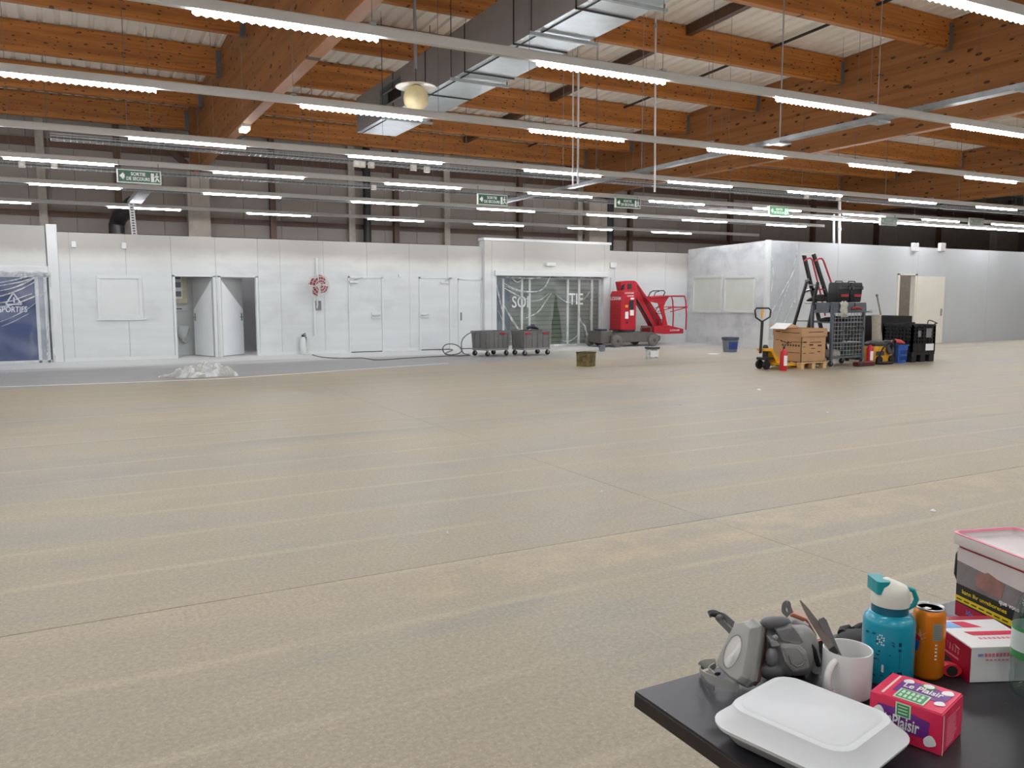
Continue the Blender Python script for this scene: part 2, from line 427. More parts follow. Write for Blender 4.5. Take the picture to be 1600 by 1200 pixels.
WY = 22.25        # face of the white partition
OY = 17.6         # face of the grey office
RY = 27.8         # outer wall of the hall

# ================================================================== floor: slabs with open joints
fl = MB().box(-14, 52, -9, 30, -0.2, -0.02).build('floor', 'joint_dark'); struct(fl, 'worn beige concrete hall floor cast in large slabs')
JX = [-14, -10.9, -6.1, -1.1, 3.80, 8.72, 13.6, 18.5, 23.4, 28.3, 33.2, 38, 45, 52]
JY = [-9, -6.4, -1.1, 4.17, 9.55, 14.9, 20.2, 25.0, 30]
slabs = {}
for i in range(len(JX) - 1):
    for j in range(len(JY) - 1):
        a, b, c, d = JX[i], JX[i + 1], JY[j], JY[j + 1]
        key = (round(b - a, 2), round(d - c, 2)); g = 0.0035
        if key not in slabs:
            hx, hy = (b - a) / 2 - 0.0016, (d - c) / 2 - g
            o = MB().box(-hx, hx, -hy, hy, 0, 0.02).build('slab', 'concrete', fl, local=True); slabs[key] = o
        else: o = shared('slab', slabs[key], fl, (0, 0, 0))
        q = MWORLD[fl.name].inverted() @ Vector(((a + b) / 2, (c + d) / 2, -0.02)); o.location = q
# white line where the grey coating stops
tp = MB()
pts = [Z(-40, 606), Z(180, 598.5), Z(352, 591.5), Z(520, 580), Z(700, 567.5)]
for p, q in zip(pts, pts[1:]): tp.bar((p.x, p.y, 0.002), (q.x, q.y, 0.002), 0.05, 0.003)
tag(tp.build('floor_tape', 'sticker_white'), 'thin white tape line along the edge of the grey coated floor strip', 'tape')

# ================================================================== partition walls
def cuts(a, b, z0, z1, ops):
    xs = sorted({a, b, *[x for o in ops for x in o[:2] if a < x < b]}); out = []
    for x0, x1 in zip(xs, xs[1:]):
        m = (x0 + x1) / 2; zz = [(z0, z1)]
        for o in ops:
            if o[0] < m < o[1]:
                nz = []
                for s, e in zz:
                    if o[2] > s: nz.append((s, min(e, o[2])))
                    if o[3] < e: nz.append((max(s, o[3]), e))
                zz = [t for t in nz if t[1] - t[0] > 1e-4]
        out += [(x0, x1, s, e) for s, e in zz]
    return out
def panelled(root, seams, y0, y1, z0, z1, ops, m, g=0.003):
    for a, b in zip(seams, seams[1:]):
        mb = MB()
        for x0, x1, s, e in cuts(a, b, z0, z1, ops):
            mb.box(x0 + (g if x0 == a else 0), x1 - (g if x1 == b else 0), y0, y1, s, e)
        if mb.v: mb.build('panel', m, root)
TOP = 3.07
OPS = [(-2.6, -0.36, 0, 2.08), (2.40, 3.34, 0, 2.06), (3.49, 4.43, 0, 2.06), (11.46, 15.38, 0, 2.2)]
core = MB()
for r in cuts(-3.4, 11.1, 0, TOP - 0.02, OPS): core.box(r[0], r[1], WY + 0.025, WY + 0.14, r[2], r[3])
for r in cuts(15.55, 19.06, 0, TOP - 0.02, OPS): core.box(r[0], r[1], WY + 0.025, WY + 0.14, r[2], r[3])
wb = core.build('wall_back', 'seam_grey'); struct(wb, 'long white-sprayed panel partition across the back of the hall')
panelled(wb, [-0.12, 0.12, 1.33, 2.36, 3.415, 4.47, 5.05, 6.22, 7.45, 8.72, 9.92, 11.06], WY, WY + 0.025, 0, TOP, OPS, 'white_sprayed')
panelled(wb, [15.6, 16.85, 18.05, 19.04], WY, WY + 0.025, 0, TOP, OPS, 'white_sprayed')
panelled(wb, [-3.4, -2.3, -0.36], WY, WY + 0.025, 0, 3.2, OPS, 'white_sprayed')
MB().box(-0.34, -0.12, WY - 0.06, WY + 0.1, 0, 3.24).build('end_post', 'white_paint', wb, bevel=0.006)
MB().box(-3.4, -0.3, WY - 0.05, WY + 0.02, 2.1, 2.26).build('lintel', 'white_paint', wb, bevel=0.005)
for x in (0.22, 1.30): MB().box(x - 0.05, x + 0.05, WY - 0.05, WY, 2.72, 2.86).build('junction_box', 'white_paint', wb, bevel=0.005)
bbs = MB()
for a, b in ((-0.1, 2.38), (4.45, 6.9), (7.9, 9.0), (10.0, 10.2)): bbs.box(a, b, WY - 0.012, WY, 0, 0.08)
struct(bbs.build('baseboard_back', 'white_paint'), 'white-sprayed baseboard under the long partition')
# conduits running up the partition
for x, z0, z1, r in ((5.93, 0.5, 1.55, 0.035), (6.02, 2.12, 2.6, 0.035), (6.25, 0.15, 1.6, 0.006), (15.78, 0.1, 2.2, 0.02)):
    MB().tube([(x, WY - r, z0), (x, WY - r, z1)], r, 8).build('conduit', 'white_paint', wb, smooth=40)
for x, z in ((8.42, 2.16), (5.98, 1.15), (15.82, 1.35)):
    MB().box(x - 0.04, x + 0.04, WY - 0.035, WY, z - 0.035, z + 0.035).build('wall_socket', 'white_paint', wb, bevel=0.006)
MB().box(15.7, 15.95, WY - 0.09, WY, 2.52, 2.68).build('alarm_box', 'white_paint', wb, bevel=0.008)
MB().box(15.92, 15.94, WY - 0.02, WY, 1.3, 2.52).build('conduit', 'white_paint', wb)

# entrance portal, taller and proud of the partition
PY = WY - 0.16
core = MB()
for r in cuts(11.06, 15.62, 0, 3.3, [OPS[3]]): core.box(r[0], r[1], PY + 0.025, WY + 0.2, r[2], r[3])
we = core.build('wall_entrance', 'white_paint'); struct(we, 'white panelled portal above the filmed glass entrance')
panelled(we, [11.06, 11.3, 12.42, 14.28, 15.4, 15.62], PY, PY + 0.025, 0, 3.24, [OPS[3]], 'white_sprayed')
MB().box(11.02, 15.66, PY - 0.03, WY + 0.2, 3.24, 3.32).build('coping', 'white_paint', we, bevel=0.005)
MB().box(11.38, 15.5, PY - 0.10, PY, 2.20, 2.36).build('lintel', 'white_paint', we, bevel=0.008)
MB().box(13.18, 13.5, PY - 0.1, PY, 2.52, 2.62).build('door_sensor', 'white_paint', we, bevel=0.008)

# ---------------------------------------------------------------- hatch window sprayed over
f = MB()
x0, x1, z0, z1 = 0.66, 1.66, 1.03, 2.07
for a in ((x0, x1, z0, z0 + 0.08), (x0, x1, z1 - 0.08, z1), (x0, x0 + 0.08, z0 + 0.08, z1 - 0.08), (x1 - 0.08, x1, z0 + 0.08, z1 - 0.08)):
    f.box(a[0], a[1], WY - 0.035, WY, a[2], a[3])
w1 = f.build('window_1', 'white_paint', bevel=0.006); struct(w1, 'square hatch window sprayed over white on the partition')
MB().box(x0 + 0.08, x1 - 0.08, WY - 0.012, WY, z0 + 0.08, z1 - 0.08).build('pane', 'white_paint', w1)
MB().box(x0 - 0.04, x1 + 0.06, WY - 0.06, WY, z0 - 0.05, z0).build('window_sill', 'white_paint', w1, bevel=0.004)

# ---------------------------------------------------------------- rooms behind the two open doors
rm = MB()
rm.box(2.1, 2.2, WY + 0.14, 23.5, 0, 2.5); rm.box(3.40, 3.45, WY + 0.14, 25.2, 0, 2.5); rm.box(2.1, 3.4, 23.5, 23.6, 0, 2.5)
struct(rm.build('wall_meter_room', 'white_paint'), 'white walls of the small room behind the left open door')
rm = MB()
rm.box(5.2, 5.3, WY + 0.14, 25.2, 0, 2.5); rm.box(3.45, 5.3, 25.2, 25.3, 0, 2.5)
struct(rm.build('wall_store_room', 'grey_room'), 'grey walls of the dark room behind the right open door')
def door_frame(root, a, b, h):
    for x in (a, b): MB().box(x - 0.03, x + 0.03, WY - 0.015, WY + 0.14, 0, h + 0.03).build('door_jamb', 'white_paint', root)
    MB().box(a - 0.03, b + 0.03, WY - 0.015, WY + 0.14, h, h + 0.03).build('door_head', 'white_paint', root)
def lever(root, p, d, n):
    p, d, n = Vector(p), Vector(d).normalized(), Vector(n).normalized()
    mb = MB(); mb.obox(p + n * 0.006, (d, Vector((0, 0, 1)), n), (0.022, 0.10, 0.006)); mb.tube([p + n * 0.0, p + n * 0.055, p + n * 0.055 + d * 0.12], 0.011, 8)
    return mb.build('door_handle', 'galv', root, smooth=40)
def leaf(name, label, hinge, ang, wd, h, m='white_paint'):
    d = Vector((math.cos(ang), math.sin(ang), 0)); n = Vector((-d.y, d.x, 0))
    c = Vector(hinge) + d * wd / 2 + Vector((0, 0, h / 2 + 0.008))
    o = MB().obox(c, (d, n, Vector((0, 0, 1))), (wd / 2, 0.02, h / 2 - 0.004)).build(name, m, bevel=0.003); struct(o, label)
    return o, d, n
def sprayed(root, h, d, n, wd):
    # whiter lower part of the leaf, ending in a slanted top edge
    MB().prism([h + d * a + n * 0.0205 + Vector((0, 0, z)) for a, z in ((0.01, 0.02), (wd - 0.01, 0.02), (wd - 0.01, 1.22), (0.02, 1.98))], n * 0.001).build('leaf_white_part', 'leaf_white', root)
mat('leaf_white', (240, 243, 243), 0.4, 0, 0.02, 2); mat('leaf_grey', (186, 187, 186), 0.5, 0, 0.03, 2)
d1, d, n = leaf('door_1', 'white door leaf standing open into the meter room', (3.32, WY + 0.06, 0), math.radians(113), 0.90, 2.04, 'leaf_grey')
lever(d1, Vector((3.32, WY + 0.06, 1.02)) + d * 0.82 - n * -0.02, -d, n)
door_frame(d1, 2.40, 3.36, 2.06)
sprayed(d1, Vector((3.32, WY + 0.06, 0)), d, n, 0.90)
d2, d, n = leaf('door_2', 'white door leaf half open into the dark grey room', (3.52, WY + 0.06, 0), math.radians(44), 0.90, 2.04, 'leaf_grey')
lever(d2, Vector((3.52, WY + 0.06, 1.02)) + d * 0.82 - n * 0.02, -d, -n)
door_frame(d2, 3.49, 4.43, 2.06)
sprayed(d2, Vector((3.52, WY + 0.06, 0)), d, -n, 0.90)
# meter cupboard and boxed basin seen through the left doorway
t = thing('electrical_cupboard', 'beige electrical cupboard with glazed front inside the left open door', 'cupboard', (2.62, 23.5, 1.38))
MB().box(2.42, 2.84, 23.38, 23.5, 1.38, 2.3).build('cabinet_body', mat('beige', (206, 198, 170), 0.5), t, bevel=0.006)
MB().box(2.46, 2.72, 23.36, 23.38, 1.50, 2.2).build('front_panel', 'sticker_white', t)
for k, z in enumerate((1.56, 1.8, 2.02)): MB().box(2.49, 2.69, 23.345, 23.36, z, z + 0.14).build('breaker_row', 'mid_grey', t)
t = thing('wall_basin', 'white hand basin with pipe inside the left open door', 'basin', (2.68, 23.5, 0.35))
def ell(cx, cy, z, a, b, n=16): return [(cx + a * math.cos(2 * math.pi * k / n), cy + b * math.sin(2 * math.pi * k / n), z) for k in range(n)]
MB().loft([ell(2.68, 23.36, 0.45, 0.06, 0.05), ell(2.68, 23.33, 0.6, 0.15, 0.12), ell(2.68, 23.32, 0.78, 0.19, 0.16), ell(2.68, 23.32, 0.8, 0.17, 0.14), ell(2.68, 23.33, 0.66, 0.1, 0.08)]).build('bowl', 'white_paint', t, smooth=50)
MB().tube([(2.68, 23.36, 0.5), (2.68, 23.36, 0.38), (2.74, 23.42, 0.33), (2.8, 23.48, 0.36)], 0.025, 8).build('drain_pipe', 'white_paint', t, smooth=50)
t = thing('junction_box', 'white switch box on the wall above the basin', 'switch box', (2.62, 23.5, 1.18))
MB().box(2.44, 2.82, 23.44, 23.5, 1.18, 1.30).build('box', 'white_paint', t, bevel=0.006); MB().box(2.5, 2.7, 23.434, 23.44, 1.225, 1.25).build('slot', 'dark_grey', t)

# ---------------------------------------------------------------- closed doors, sprayed over
def closed_door(n, label, a, b, h, bar=None, closer=None, handle=None):
    o = MB().box(a, b, WY - 0.014, WY - 0.001, 0.03, h).build('door_%d' % n, 'white_sprayed', bevel=0.003); struct(o, label)
    MB().box(a - 0.05, a - 0.006, WY - 0.03, WY, 0, h + 0.05).build('door_jamb', 'white_paint', o)
    MB().box(b + 0.006, b + 0.05, WY - 0.03, WY, 0, h + 0.05).build('door_jamb', 'white_paint', o)
    MB().box(a - 0.05, b + 0.05, WY - 0.03, WY, h + 0.008, h + 0.05).build('door_head', 'white_paint', o)
    MB().box(a, b, WY - 0.008, WY, 0.0, 0.022).build('threshold_gap', 'dark_grey', o)
    if closer is not None:
        MB().box(closer - 0.13, closer + 0.13, WY - 0.08, WY - 0.014, h - 0.13, h - 0.06).build('door_closer', 'white_paint', o, bevel=0.008)
        MB().bar((closer, WY - 0.09, h - 0.05), (closer + 0.25, WY - 0.04, h + 0.02), 0.03, 0.015).build('closer_arm', 'galv', o)
    if bar is not None:
        MB().box(bar - 0.13, bar + 0.13, WY - 0.06, WY - 0.014, 0.95, 1.12).build('lock_case', 'white_paint', o, bevel=0.01)
        MB().tube([(bar - 0.1, WY - 0.06, 1.03), (bar - 0.1, WY - 0.1, 1.03), (bar + 0.1, WY - 0.1, 1.05), (bar + 0.1, WY - 0.06, 1.05)], 0.02, 8).build('push_lever', 'galv_bright', o, smooth=50)
    if handle is not None: MB().box(handle - 0.02, handle + 0.02, WY - 0.06, WY - 0.014, 0.86, 1.1).build('door_handle', 'galv', o, bevel=0.006)
    for z in (0.3, 1.0, 1.75): MB().tube([(a - 0.002, WY - 0.03, z - 0.06), (a - 0.002, WY - 0.03, z + 0.06)], 0.01, 6).build('hinge', 'white_paint', o)
closed_door(3, 'closed white double-width door with panic lever right of the wall fan', 6.95, 7.86, 2.07, bar=7.68, closer=7.05)
closed_door(4, 'closed white door with closer between the panic-lever door and the narrow door', 9.06, 9.96, 2.08, bar=9.16, closer=9.8)
closed_door(5, 'narrow closed white door behind the leftmost grey cart', 10.3, 11.0, 2.05, handle=10.34)

# ---------------------------------------------------------------- filmed glass entrances
mat('shutter_grey', (222, 222, 204), 0.5, 0.1, 0.05, 2)
mat('blue_print', (30, 58, 112), 0.35, 0, 0.12, 0.8); mat('blue_pale', (92, 142, 196), 0.4, 0, 0.12, 1)
mat('print_white', (244, 246, 250), 0.5, 0, 0.02)
# centre entrance
en = MB()
gx = [11.46, 11.50]; MULL = [P(x, 500, WY).x for x in (786, 815, 827, 886.5, 904, 924)]
for x in (11.50, *MULL, 15.34): en.box(x - 0.035, x + 0.035, WY - 0.03, WY + 0.05, 0, 2.2)
en.box(11.46, 15.38, WY - 0.03, WY + 0.05, 0, 0.06); en.box(11.46, 15.38, WY - 0.03, WY + 0.05, 2.12, 2.2)
w2 = en.build('window_2', 'white_paint', bevel=0.004); struct(w2, 'wide glazed sliding entrance behind plastic film, reading SORTIE')
xs = [11.50, *MULL, 15.34]
for a, b in zip(xs, xs[1:]): MB().box(a + 0.035, b - 0.035, WY + 0.005, WY + 0.012, 0.06, 2.12).build('pane', 'glass', w2)
lettering('sign_letters', 'SOI', 'print_white', w2, P(800, 481, WY + 0.003), (1, 0, 0), (0, 0, 1), 0.36, MULL[2] - 0.03 - P(800, 481, WY).x, bold=0.012)
lettering('sign_letters', 'TIE', 'print_white', w2, P(889, 476, WY + 0.003), (1, 0, 0), (0, 0, 1), 0.36, P(911, 476, WY).x - P(889, 476, WY).x, bold=0.012)
MB().box(11.52, P(797, 500, WY).x, WY + 0.02, WY + 0.03, 0.06, 2.12).build('blue_panel', 'blue_pale', w2)
sh = thing('roller_shutter', 'grey slatted roller shutter closed behind the glass entrance', 'shutter', (13.4, WY + 0.2, 0))
sl = None
for k in range(16):
    z = 0.005 + k * 0.138
    if sl is None:
        prof = [(11.4, WY + 0.2, z + a) for a in (0, 0)]
        sl = MB(); sl.box(-1.98, 1.98, -0.012, 0.012, 0, 0.106)
        sl = sl.build('slat', 'shutter_grey', sh, local=True, bevel=0.003); sl.location = (0, 0, z)
    else: shared('slat', sl, sh, (0, 0, z))
MB().box(11.45, 15.36, WY + 0.225, WY + 0.24, 0, 2.2).build('back_board', mat('shutter_back', (160, 160, 148), .6), sh)
def fold(film, pts, Y, w=0.03, name='film_fold'):
    """a gathered pleat of the film hanging between pixels of the wall plane"""
    pp = [P(x, y, Y) for x, y in pts]; out = []
    for i in range(len(pp) - 1):
        for k in range(5):
            t = k / 5; p0 = pp[max(i - 1, 0)]; p1, p2 = pp[i], pp[i + 1]; p3 = pp[min(i + 2, len(pp) - 1)]
            out.append(0.5 * ((2 * p1) + (p2 - p0) * t + (2 * p0 - 5 * p1 + 4 * p2 - p3) * t * t + (3 * p1 - p0 - 3 * p2 + p3) * t ** 3))
    out.append(pp[-1]); n = len(out)
    mb = MB(); mb.tube(out, [w * (0.35 + 0.65 * math.sin(math.pi * (i + 0.5) / n)) * rnd.uniform(0.7, 1.1) for i in range(n)], 6)
    return mb.build(name, 'film_fold', film, smooth=60)
fm = thing('plastic_film', 'crinkled clear plastic film taped over the SORTIE entrance', 'plastic film', (13.4, WY - 0.1, 0))
FY = WY - 0.09
def wav(x, z, k): return 0.025 * math.sin(x * 7 + 2 * math.sin(z * 2.3 + k)) + 0.02 * math.sin(z * 9 + x * 4 + k)
def tearL(z): return P(862, 500, WY).x + (0.05 * (1 - z / 1.72) if z < 1.72 else 0)
cxt = P(866, 500, WY).x
def edge(z, s):
    if z > 1.7: return cxt
    t = 1 - z / 1.7; k = 0.20 * math.sin(min(t, 0.88) / 0.88 * math.pi / 2) ** 1.2
    if t > 0.9: k *= 1 - (t - 0.9) / 0.1 * 0.8
    return cxt + s * k + 0.04 * t
mb = MB().grid(40, 40, lambda u, v: (11.42 + u * (edge(v * 2.24, -1) - 11.42), FY + wav(u * 2, v * 2.2, 0), v * 2.24))
mb.build('film_sheet', 'film_haze', fm, smooth=80)
mb = MB().grid(40, 40, lambda u, v: (edge(v * 2.24, 1) + u * (15.44 - edge(v * 2.24, 1)), FY + wav(u * 2 + 2, v * 2.2, 1), v * 2.24))
mb.build('film_sheet', 'film_haze', fm, smooth=80)
for pts, wd in (([(788, 443), (805, 452), (830, 456), (848, 452), (860, 432)], .028), ([(790, 447), (810, 455), (835, 456), (850, 449), (858, 434)], .02), ([(788, 450), (800, 457), (815, 465), (824, 467)], .025),
                ([(822, 497), (840, 488), (852, 472), (862, 457)], .022), ([(830, 471), (845, 468), (858, 458)], .016), ([(788, 478), (798, 495), (808, 511), (818, 519)], .025), ([(791, 485), (802, 505), (814, 520)], .016),
                ([(776, 444), (780, 465), (786, 490)], .016), ([(778, 485), (786, 503), (795, 527)], .014), ([(868, 459), (878, 468), (890, 473), (905, 468)], .018), ([(924, 452), (914, 466), (903, 471)], .016),
                ([(904, 488), (908, 503), (914, 510), (917, 525), (921, 534)], .025), ([(886, 440), (891, 433)], .02), ([(926, 440), (924, 460), (922, 500)], .014), ([(915, 532), (918, 522), (912, 512)], .014), ([(876, 532), (890, 533), (905, 522)], .016),
                ([(775, 432), (800, 433), (830, 435), (860, 431)], .03), ([(860, 431), (890, 434), (930, 433)], .026), ([(798, 432), (808, 441), (820, 434)], .022)):
    fold(fm, pts, FY - 0.02, wd)
MB().obox((13.3, WY - 0.09, 2.18), ((1, 0, 0.01), (0, 1, 0), (0, 0, 1)), (2.0, 0.02, 0.03)).build('tape_strip', 'mid_grey', fm)
# left entrance with the blue print
en = MB()
for x in (-2.56, P(60, 500, WY).x, -0.42): en.box(x - 0.035, x + 0.035, WY - 0.03, WY + 0.05, 0, 2.08)
en.box(-2.6, -0.36, WY - 0.03, WY + 0.05, 0, 0.06); en.box(-2.6, -0.36, WY - 0.03, WY + 0.05, 2.0, 2.08)
w3 = en.build('window_3', 'white_paint', bevel=0.004); struct(w3, 'glazed entrance with dark blue print under film at the left edge')
xm = P(60, 500, WY).x
MB().box(-2.52, xm - 0.035, WY + 0.004, WY + 0.02, 0.06, 2.0).build('pane', 'blue_print', w3)
MB().box(xm + 0.035, -0.455, WY + 0.004, WY + 0.02, 0.06, 2.0).build('pane', mat('glass_grey', (168, 172, 182), 0.3), w3)
MB().box(-2.6, -0.36, WY + 0.07, WY + 0.12, 0, 2.08).build('back_board', 'dark_grey', w3)
lettering('sign_letters', 'SPORTIFS', 'print_white', w3, P(-2, 488, WY + 0.002), (1, 0, 0), (0, 0, 1), 0.135, P(43, 488, WY).x - P(-2, 488, WY).x, bold=0.015, shear=0.1)
a, b, c = P(9, 475.5, WY), P(34, 475.5, WY), P(20.5, 457.5, WY)
mb = MB()
for p, q in ((a, b), (b, c), (c, a)): mb.bar((p.x, WY, p.z), (q.x, WY, q.z), 0.006, 0.03)
mb.bar((c.x + .01, WY, c.z - 0.1), (c.x + .01, WY, c.z - 0.2), 0.006, 0.03); mb.box(c.x - .005, c.x + .025, WY - .003, WY + .003, a.z + 0.035, a.z + 0.065)
mb.build('warning_triangle', 'print_white', w3)
fm = thing('plastic_film', 'clear plastic film taped over the blue SPORTIFS glazing', 'plastic film', (-1.4, WY - 0.08, 0))
MB().grid(40, 40, lambda u, v: (-2.62 + u * 2.33, WY - 0.075 + wav(u * 2, v * 2.2, 3) * 0.8, v * 2.12)).build('film_sheet', 'film', fm, smooth=80)
for pts, wd in (([(-8, 443), (20, 438), (40, 433), (57, 430)], .018), ([(-8, 448), (25, 442), (45, 437), (57, 432)], .02), ([(-8, 456), (20, 450), (42, 441), (56, 433)], .022), ([(-8, 465), (20, 457), (45, 446), (57, 438)], .022),
                ([(-8, 474), (15, 471), (35, 464), (50, 459)], .016), ([(-8, 481), (20, 476), (50, 465), (72, 456)], .02), ([(0, 503), (22, 494), (44, 482), (58, 471)], .012), ([(2, 510), (20, 503), (45, 490)], .01),
                ([(74, 462), (75, 490), (74, 520), (76, 556)], .02), ([(72, 534), (75, 542), (73, 556)], .02), ([(60, 465), (66, 461), (73, 455)], .014)):
    fold(fm, pts, WY - 0.10, wd)
MB().grid(30, 4, lambda u, v: (-2.7 + u * 2.4, WY - 0.09 - 0.03 * math.sin(v * 3.1), 2.02 + v * 0.11 + 0.015 * math.sin(u * 40) * math.sin(v * 5))).build('film_roll', 'film_heavy', fm, smooth=80)

# ================================================================== grey office in front on the right
OC = Vector((P(1199, 460, OY).x, OY, 0)); OB = Vector((19.02, WY, 0)); OTOP = 3.2
ox = OC.x; DXA, DXB, DZ = P(1404, 430, OY).x, P(1431, 430, OY).x, 2.27
oops = [(DXA, DXB, 0, DZ)]
core = MB()
for r in cuts(ox, 44, 0, OTOP - 0.02, oops): core.box(r[0], r[1], OY + 0.025, OY + 0.12, r[2], r[3])
wo = core.build('wall_office_front', 'seam_grey'); struct(wo, 'pale grey panelled front of the office box')
SE = [ox, P(1246, 460, OY).x, P(1307, 460, OY).x, P(1432, 460, OY).x, P(1542, 460, OY).x, 33.2, 37, 44]
panelled(wo, SE, OY, OY + 0.025, 0, OTOP, oops, 'office_grey')
MB().box(ox - 0.05, ox + 0.09, OY - 0.02, OY + 0.1, 0, OTOP + 0.01).build('corner_post', 'white_paint', wo, bevel=0.004)
side = MB(); dn = (OB - OC).normalized(); nn = Vector((dn.y, -dn.x, 0)); L = (OB - OC).length
def swall(a, b, z0, z1, t0, t1, mb):
    p = [OC + dn * a, OC + dn * b]
    return mb.prism([p[0] + nn * t0 + Vector((0, 0, z0)), p[1] + nn * t0 + Vector((0, 0, z0)), p[1] + nn * t0 + Vector((0, 0, z1)), p[0] + nn * t0 + Vector((0, 0, z1))], nn * (t1 - t0))
wsd = swall(0.05, L, 0, OTOP - 0.02, 0.03, 0.12, MB()).build('wall_office_side', 'seam_grey'); struct(wsd, 'patchily sprayed white side of the office box with two windows')
for a, b in ((0.08, 1.6), (1.61, 3.3), (3.31, L - 0.02)): swall(a, b, 0, OTOP, 0, 0.03, MB()).build('panel', 'white_patchy', wsd)
# two windows, sprayed over
def on_side(px, py):
    # sight line met with the side wall plane
    d = ray(px, py); k = (OC - EYEV).dot(nn) / d.dot(nn); q = EYEV + d * k
    return (q - OC).dot(dn), q.z
mat('pane_frosted', (214, 220, 210), 0.25, 0, 0.06, 1.5)
for i, (pa, pb) in enumerate(((1083, 1130), (1132, 1182))):
    (a, za), (b, zb) = on_side(pb, 430), on_side(pa, 488); z1, z0 = za, zb
    mb = MB(); fw = 0.07
    for r in ((a, b, z0, z0 + fw), (a, b, z1 - fw, z1), (a, a + fw, z0 + fw, z1 - fw), (b - fw, b, z0 + fw, z1 - fw)): swall(r[0], r[1], r[2], r[3], -0.05, 0.0, mb)
    o = mb.build('window_%d' % (4 + i), 'white_paint', bevel=0.005); struct(o, ('far' if i == 0 else 'near') + ' office side window frosted with white overspray')
    swall(a + fw, b - fw, z0 + fw, z1 - fw, -0.02, -0.004, MB()).build('pane', 'pane_frosted', o)
# office door, opened back against the wall
d6, d, n = leaf('door_6', 'cream office door swung open beside the black crates', (DXB + 0.02, OY - 0.03, 0), math.radians(-6), P(1473, 470, OY - 0.13).x - DXB - 0.02, DZ - 0.03, 'door_cream')
wl = P(1473, 470, OY - 0.13).x - DXB
MB().obox(Vector((DXB + 0.02, OY - 0.03, 1.05)) + d * (wl - 0.13) - n * 0.03, (d, n, (0, 0, 1)), (0.03, 0.012, 0.12)).build('door_handle', 'galv', d6, bevel=0.004)
for x in (DXA, DXB): MB().box(x - 0.05, x + 0.05, OY - 0.03, OY + 0.14, 0, DZ + 0.05).build('door_jamb', 'door_cream', d6)
MB().box(DXA - 0.05, DXB + 0.05, OY - 0.03, OY + 0.14, DZ, DZ + 0.05).build('door_head', 'door_cream', d6)
rm = MB(); rm.box(DXA - 1.2, DXA - 1.1, OY + 0.12, 20, 0, 2.6); rm.box(DXB + 1, DXB + 1.1, OY + 0.12, 20, 0, 2.6); rm.box(DXA - 1.2, DXB + 1.1, 20, 20.1, 0, 2.6)
struct(rm.build('wall_office_room', mat('room_taupe', (150, 140, 128), 0.7)), 'taupe walls seen through the open office door')
for px, lab in ((1427, 'left of the two white boxes at the top edge of the office wall'), (1469, 'right of the two white boxes at the top edge of the office wall')):
    c = P(px, 386, OY); t = thing('wall_speaker', lab, 'speaker', (c.x, OY, c.z - 0.16))
    MB().box(c.x - 0.13, c.x + 0.13, OY - 0.12, OY, c.z - 0.15, c.z + 0.13).build('housing', mat('speaker_white', (196, 197, 194), .5), t, bevel=0.015)
    MB().box(c.x - 0.10, c.x + 0.10, OY - 0.128, OY - 0.12, c.z - 0.12, c.z + 0.1).build('grille', 'speaker_white', t)
# film hanging on the office corner
fm = thing('plastic_film', 'clear plastic film hanging on the front corner of the office', 'plastic film', (ox + 0.6, OY - 0.05, 0))
MB().grid(24, 30, lambda u, v: (ox + 0.05 + u * (0.95 + 0.25 * math.sin(v * 3)), OY - 0.04 - 0.02 * abs(math.sin(u * 9 + v * 4)), 0.3 + v * 2.85)).build('film_sheet', 'film', fm, smooth=80)
for pts, wd in (([(1244, 380), (1245, 395), (1240, 415)], .02), ([(1243, 417), (1232, 440), (1215, 470), (1204, 490)], .02), ([(1240, 425), (1225, 465), (1210, 505)], .012), ([(1240, 470), (1232, 490), (1224, 507)], .012), ([(1206, 400), (1208, 430), (1204, 465)], .014), ([(1242, 466), (1242, 476)], .03)):
    fold(fm, pts, OY - 0.07, wd)

# ================================================================== outer wall of the hall
wr = MB().box(-14, 52, RY + 0.05, RY + 0.2, 0, 7.4).build('wall_rear', 'joint_dark'); struct(wr, 'tall dim cladding wall of the hall rising behind the partitions')
pn = None; x = -14.0; k = 0
while x < 51.9:
    for z0, z1 in ((0, 3.28), (3.30, 7.35)):
        key = z1 > 4
        if k < 2:
            o = MB().box(-0.594, 0.594, -0.025, 0.025, 0, z1 - z0).build('panel', 'cladding', wr, local=True)
            if key: pn_u = o
            else: pn_l = o
        else: o = shared('panel', pn_u if key else pn_l, wr, (0, 0, 0))
        o.location = MWORLD[wr.name].inverted() @ Vector((x + 0.6, RY + 0.025, z0)); k += 1
    x += 1.2
for px in (185, 425, 618, 812, 985, 1142, 1272, 1372, 1470, 1580):
    X = P(px, 300, RY - 0.1).x; MB().box(X - 0.09, X + 0.09, RY - 0.2, RY, 2.5, 7.0).build('wood_post', 'wood_dark', wr)
for px in (66, 548, 697, 905):
    X = P(px, 300, RY - 0.1).x; MB().box(X - 0.11, X + 0.11, RY - 0.2, RY, 2.5, 7.1).build('steel_post', 'post_cream', wr)
for z, h, m in ((6.0, 0.22, 'wood_dark'), (3.98, 0.16, 'wood_dark'), (3.42, 0.10, 'steel_dark')):
    MB().box(-14, 52, RY - 0.12, RY, z - h / 2, z + h / 2).build('girt', m, wr)
for (a, b) in (((190, 165), (292, 258)), ((868, 236), (892, 262))):
    p, q = P(*a, RY - 0.25), P(*b, RY - 0.25); MB().bar(p, q, 0.12, 0.2).build('brace', 'wood_dark', wr)
for px in (573, 952):
    X = P(px, 300, RY - 0.3).x; MB().tube([(X, RY - 0.3, 2.6), (X, RY - 0.3, 6.9)], 0.13 if px == 573 else 0.2, 10).build('rain_pipe', 'black_pipe', wr, smooth=50)
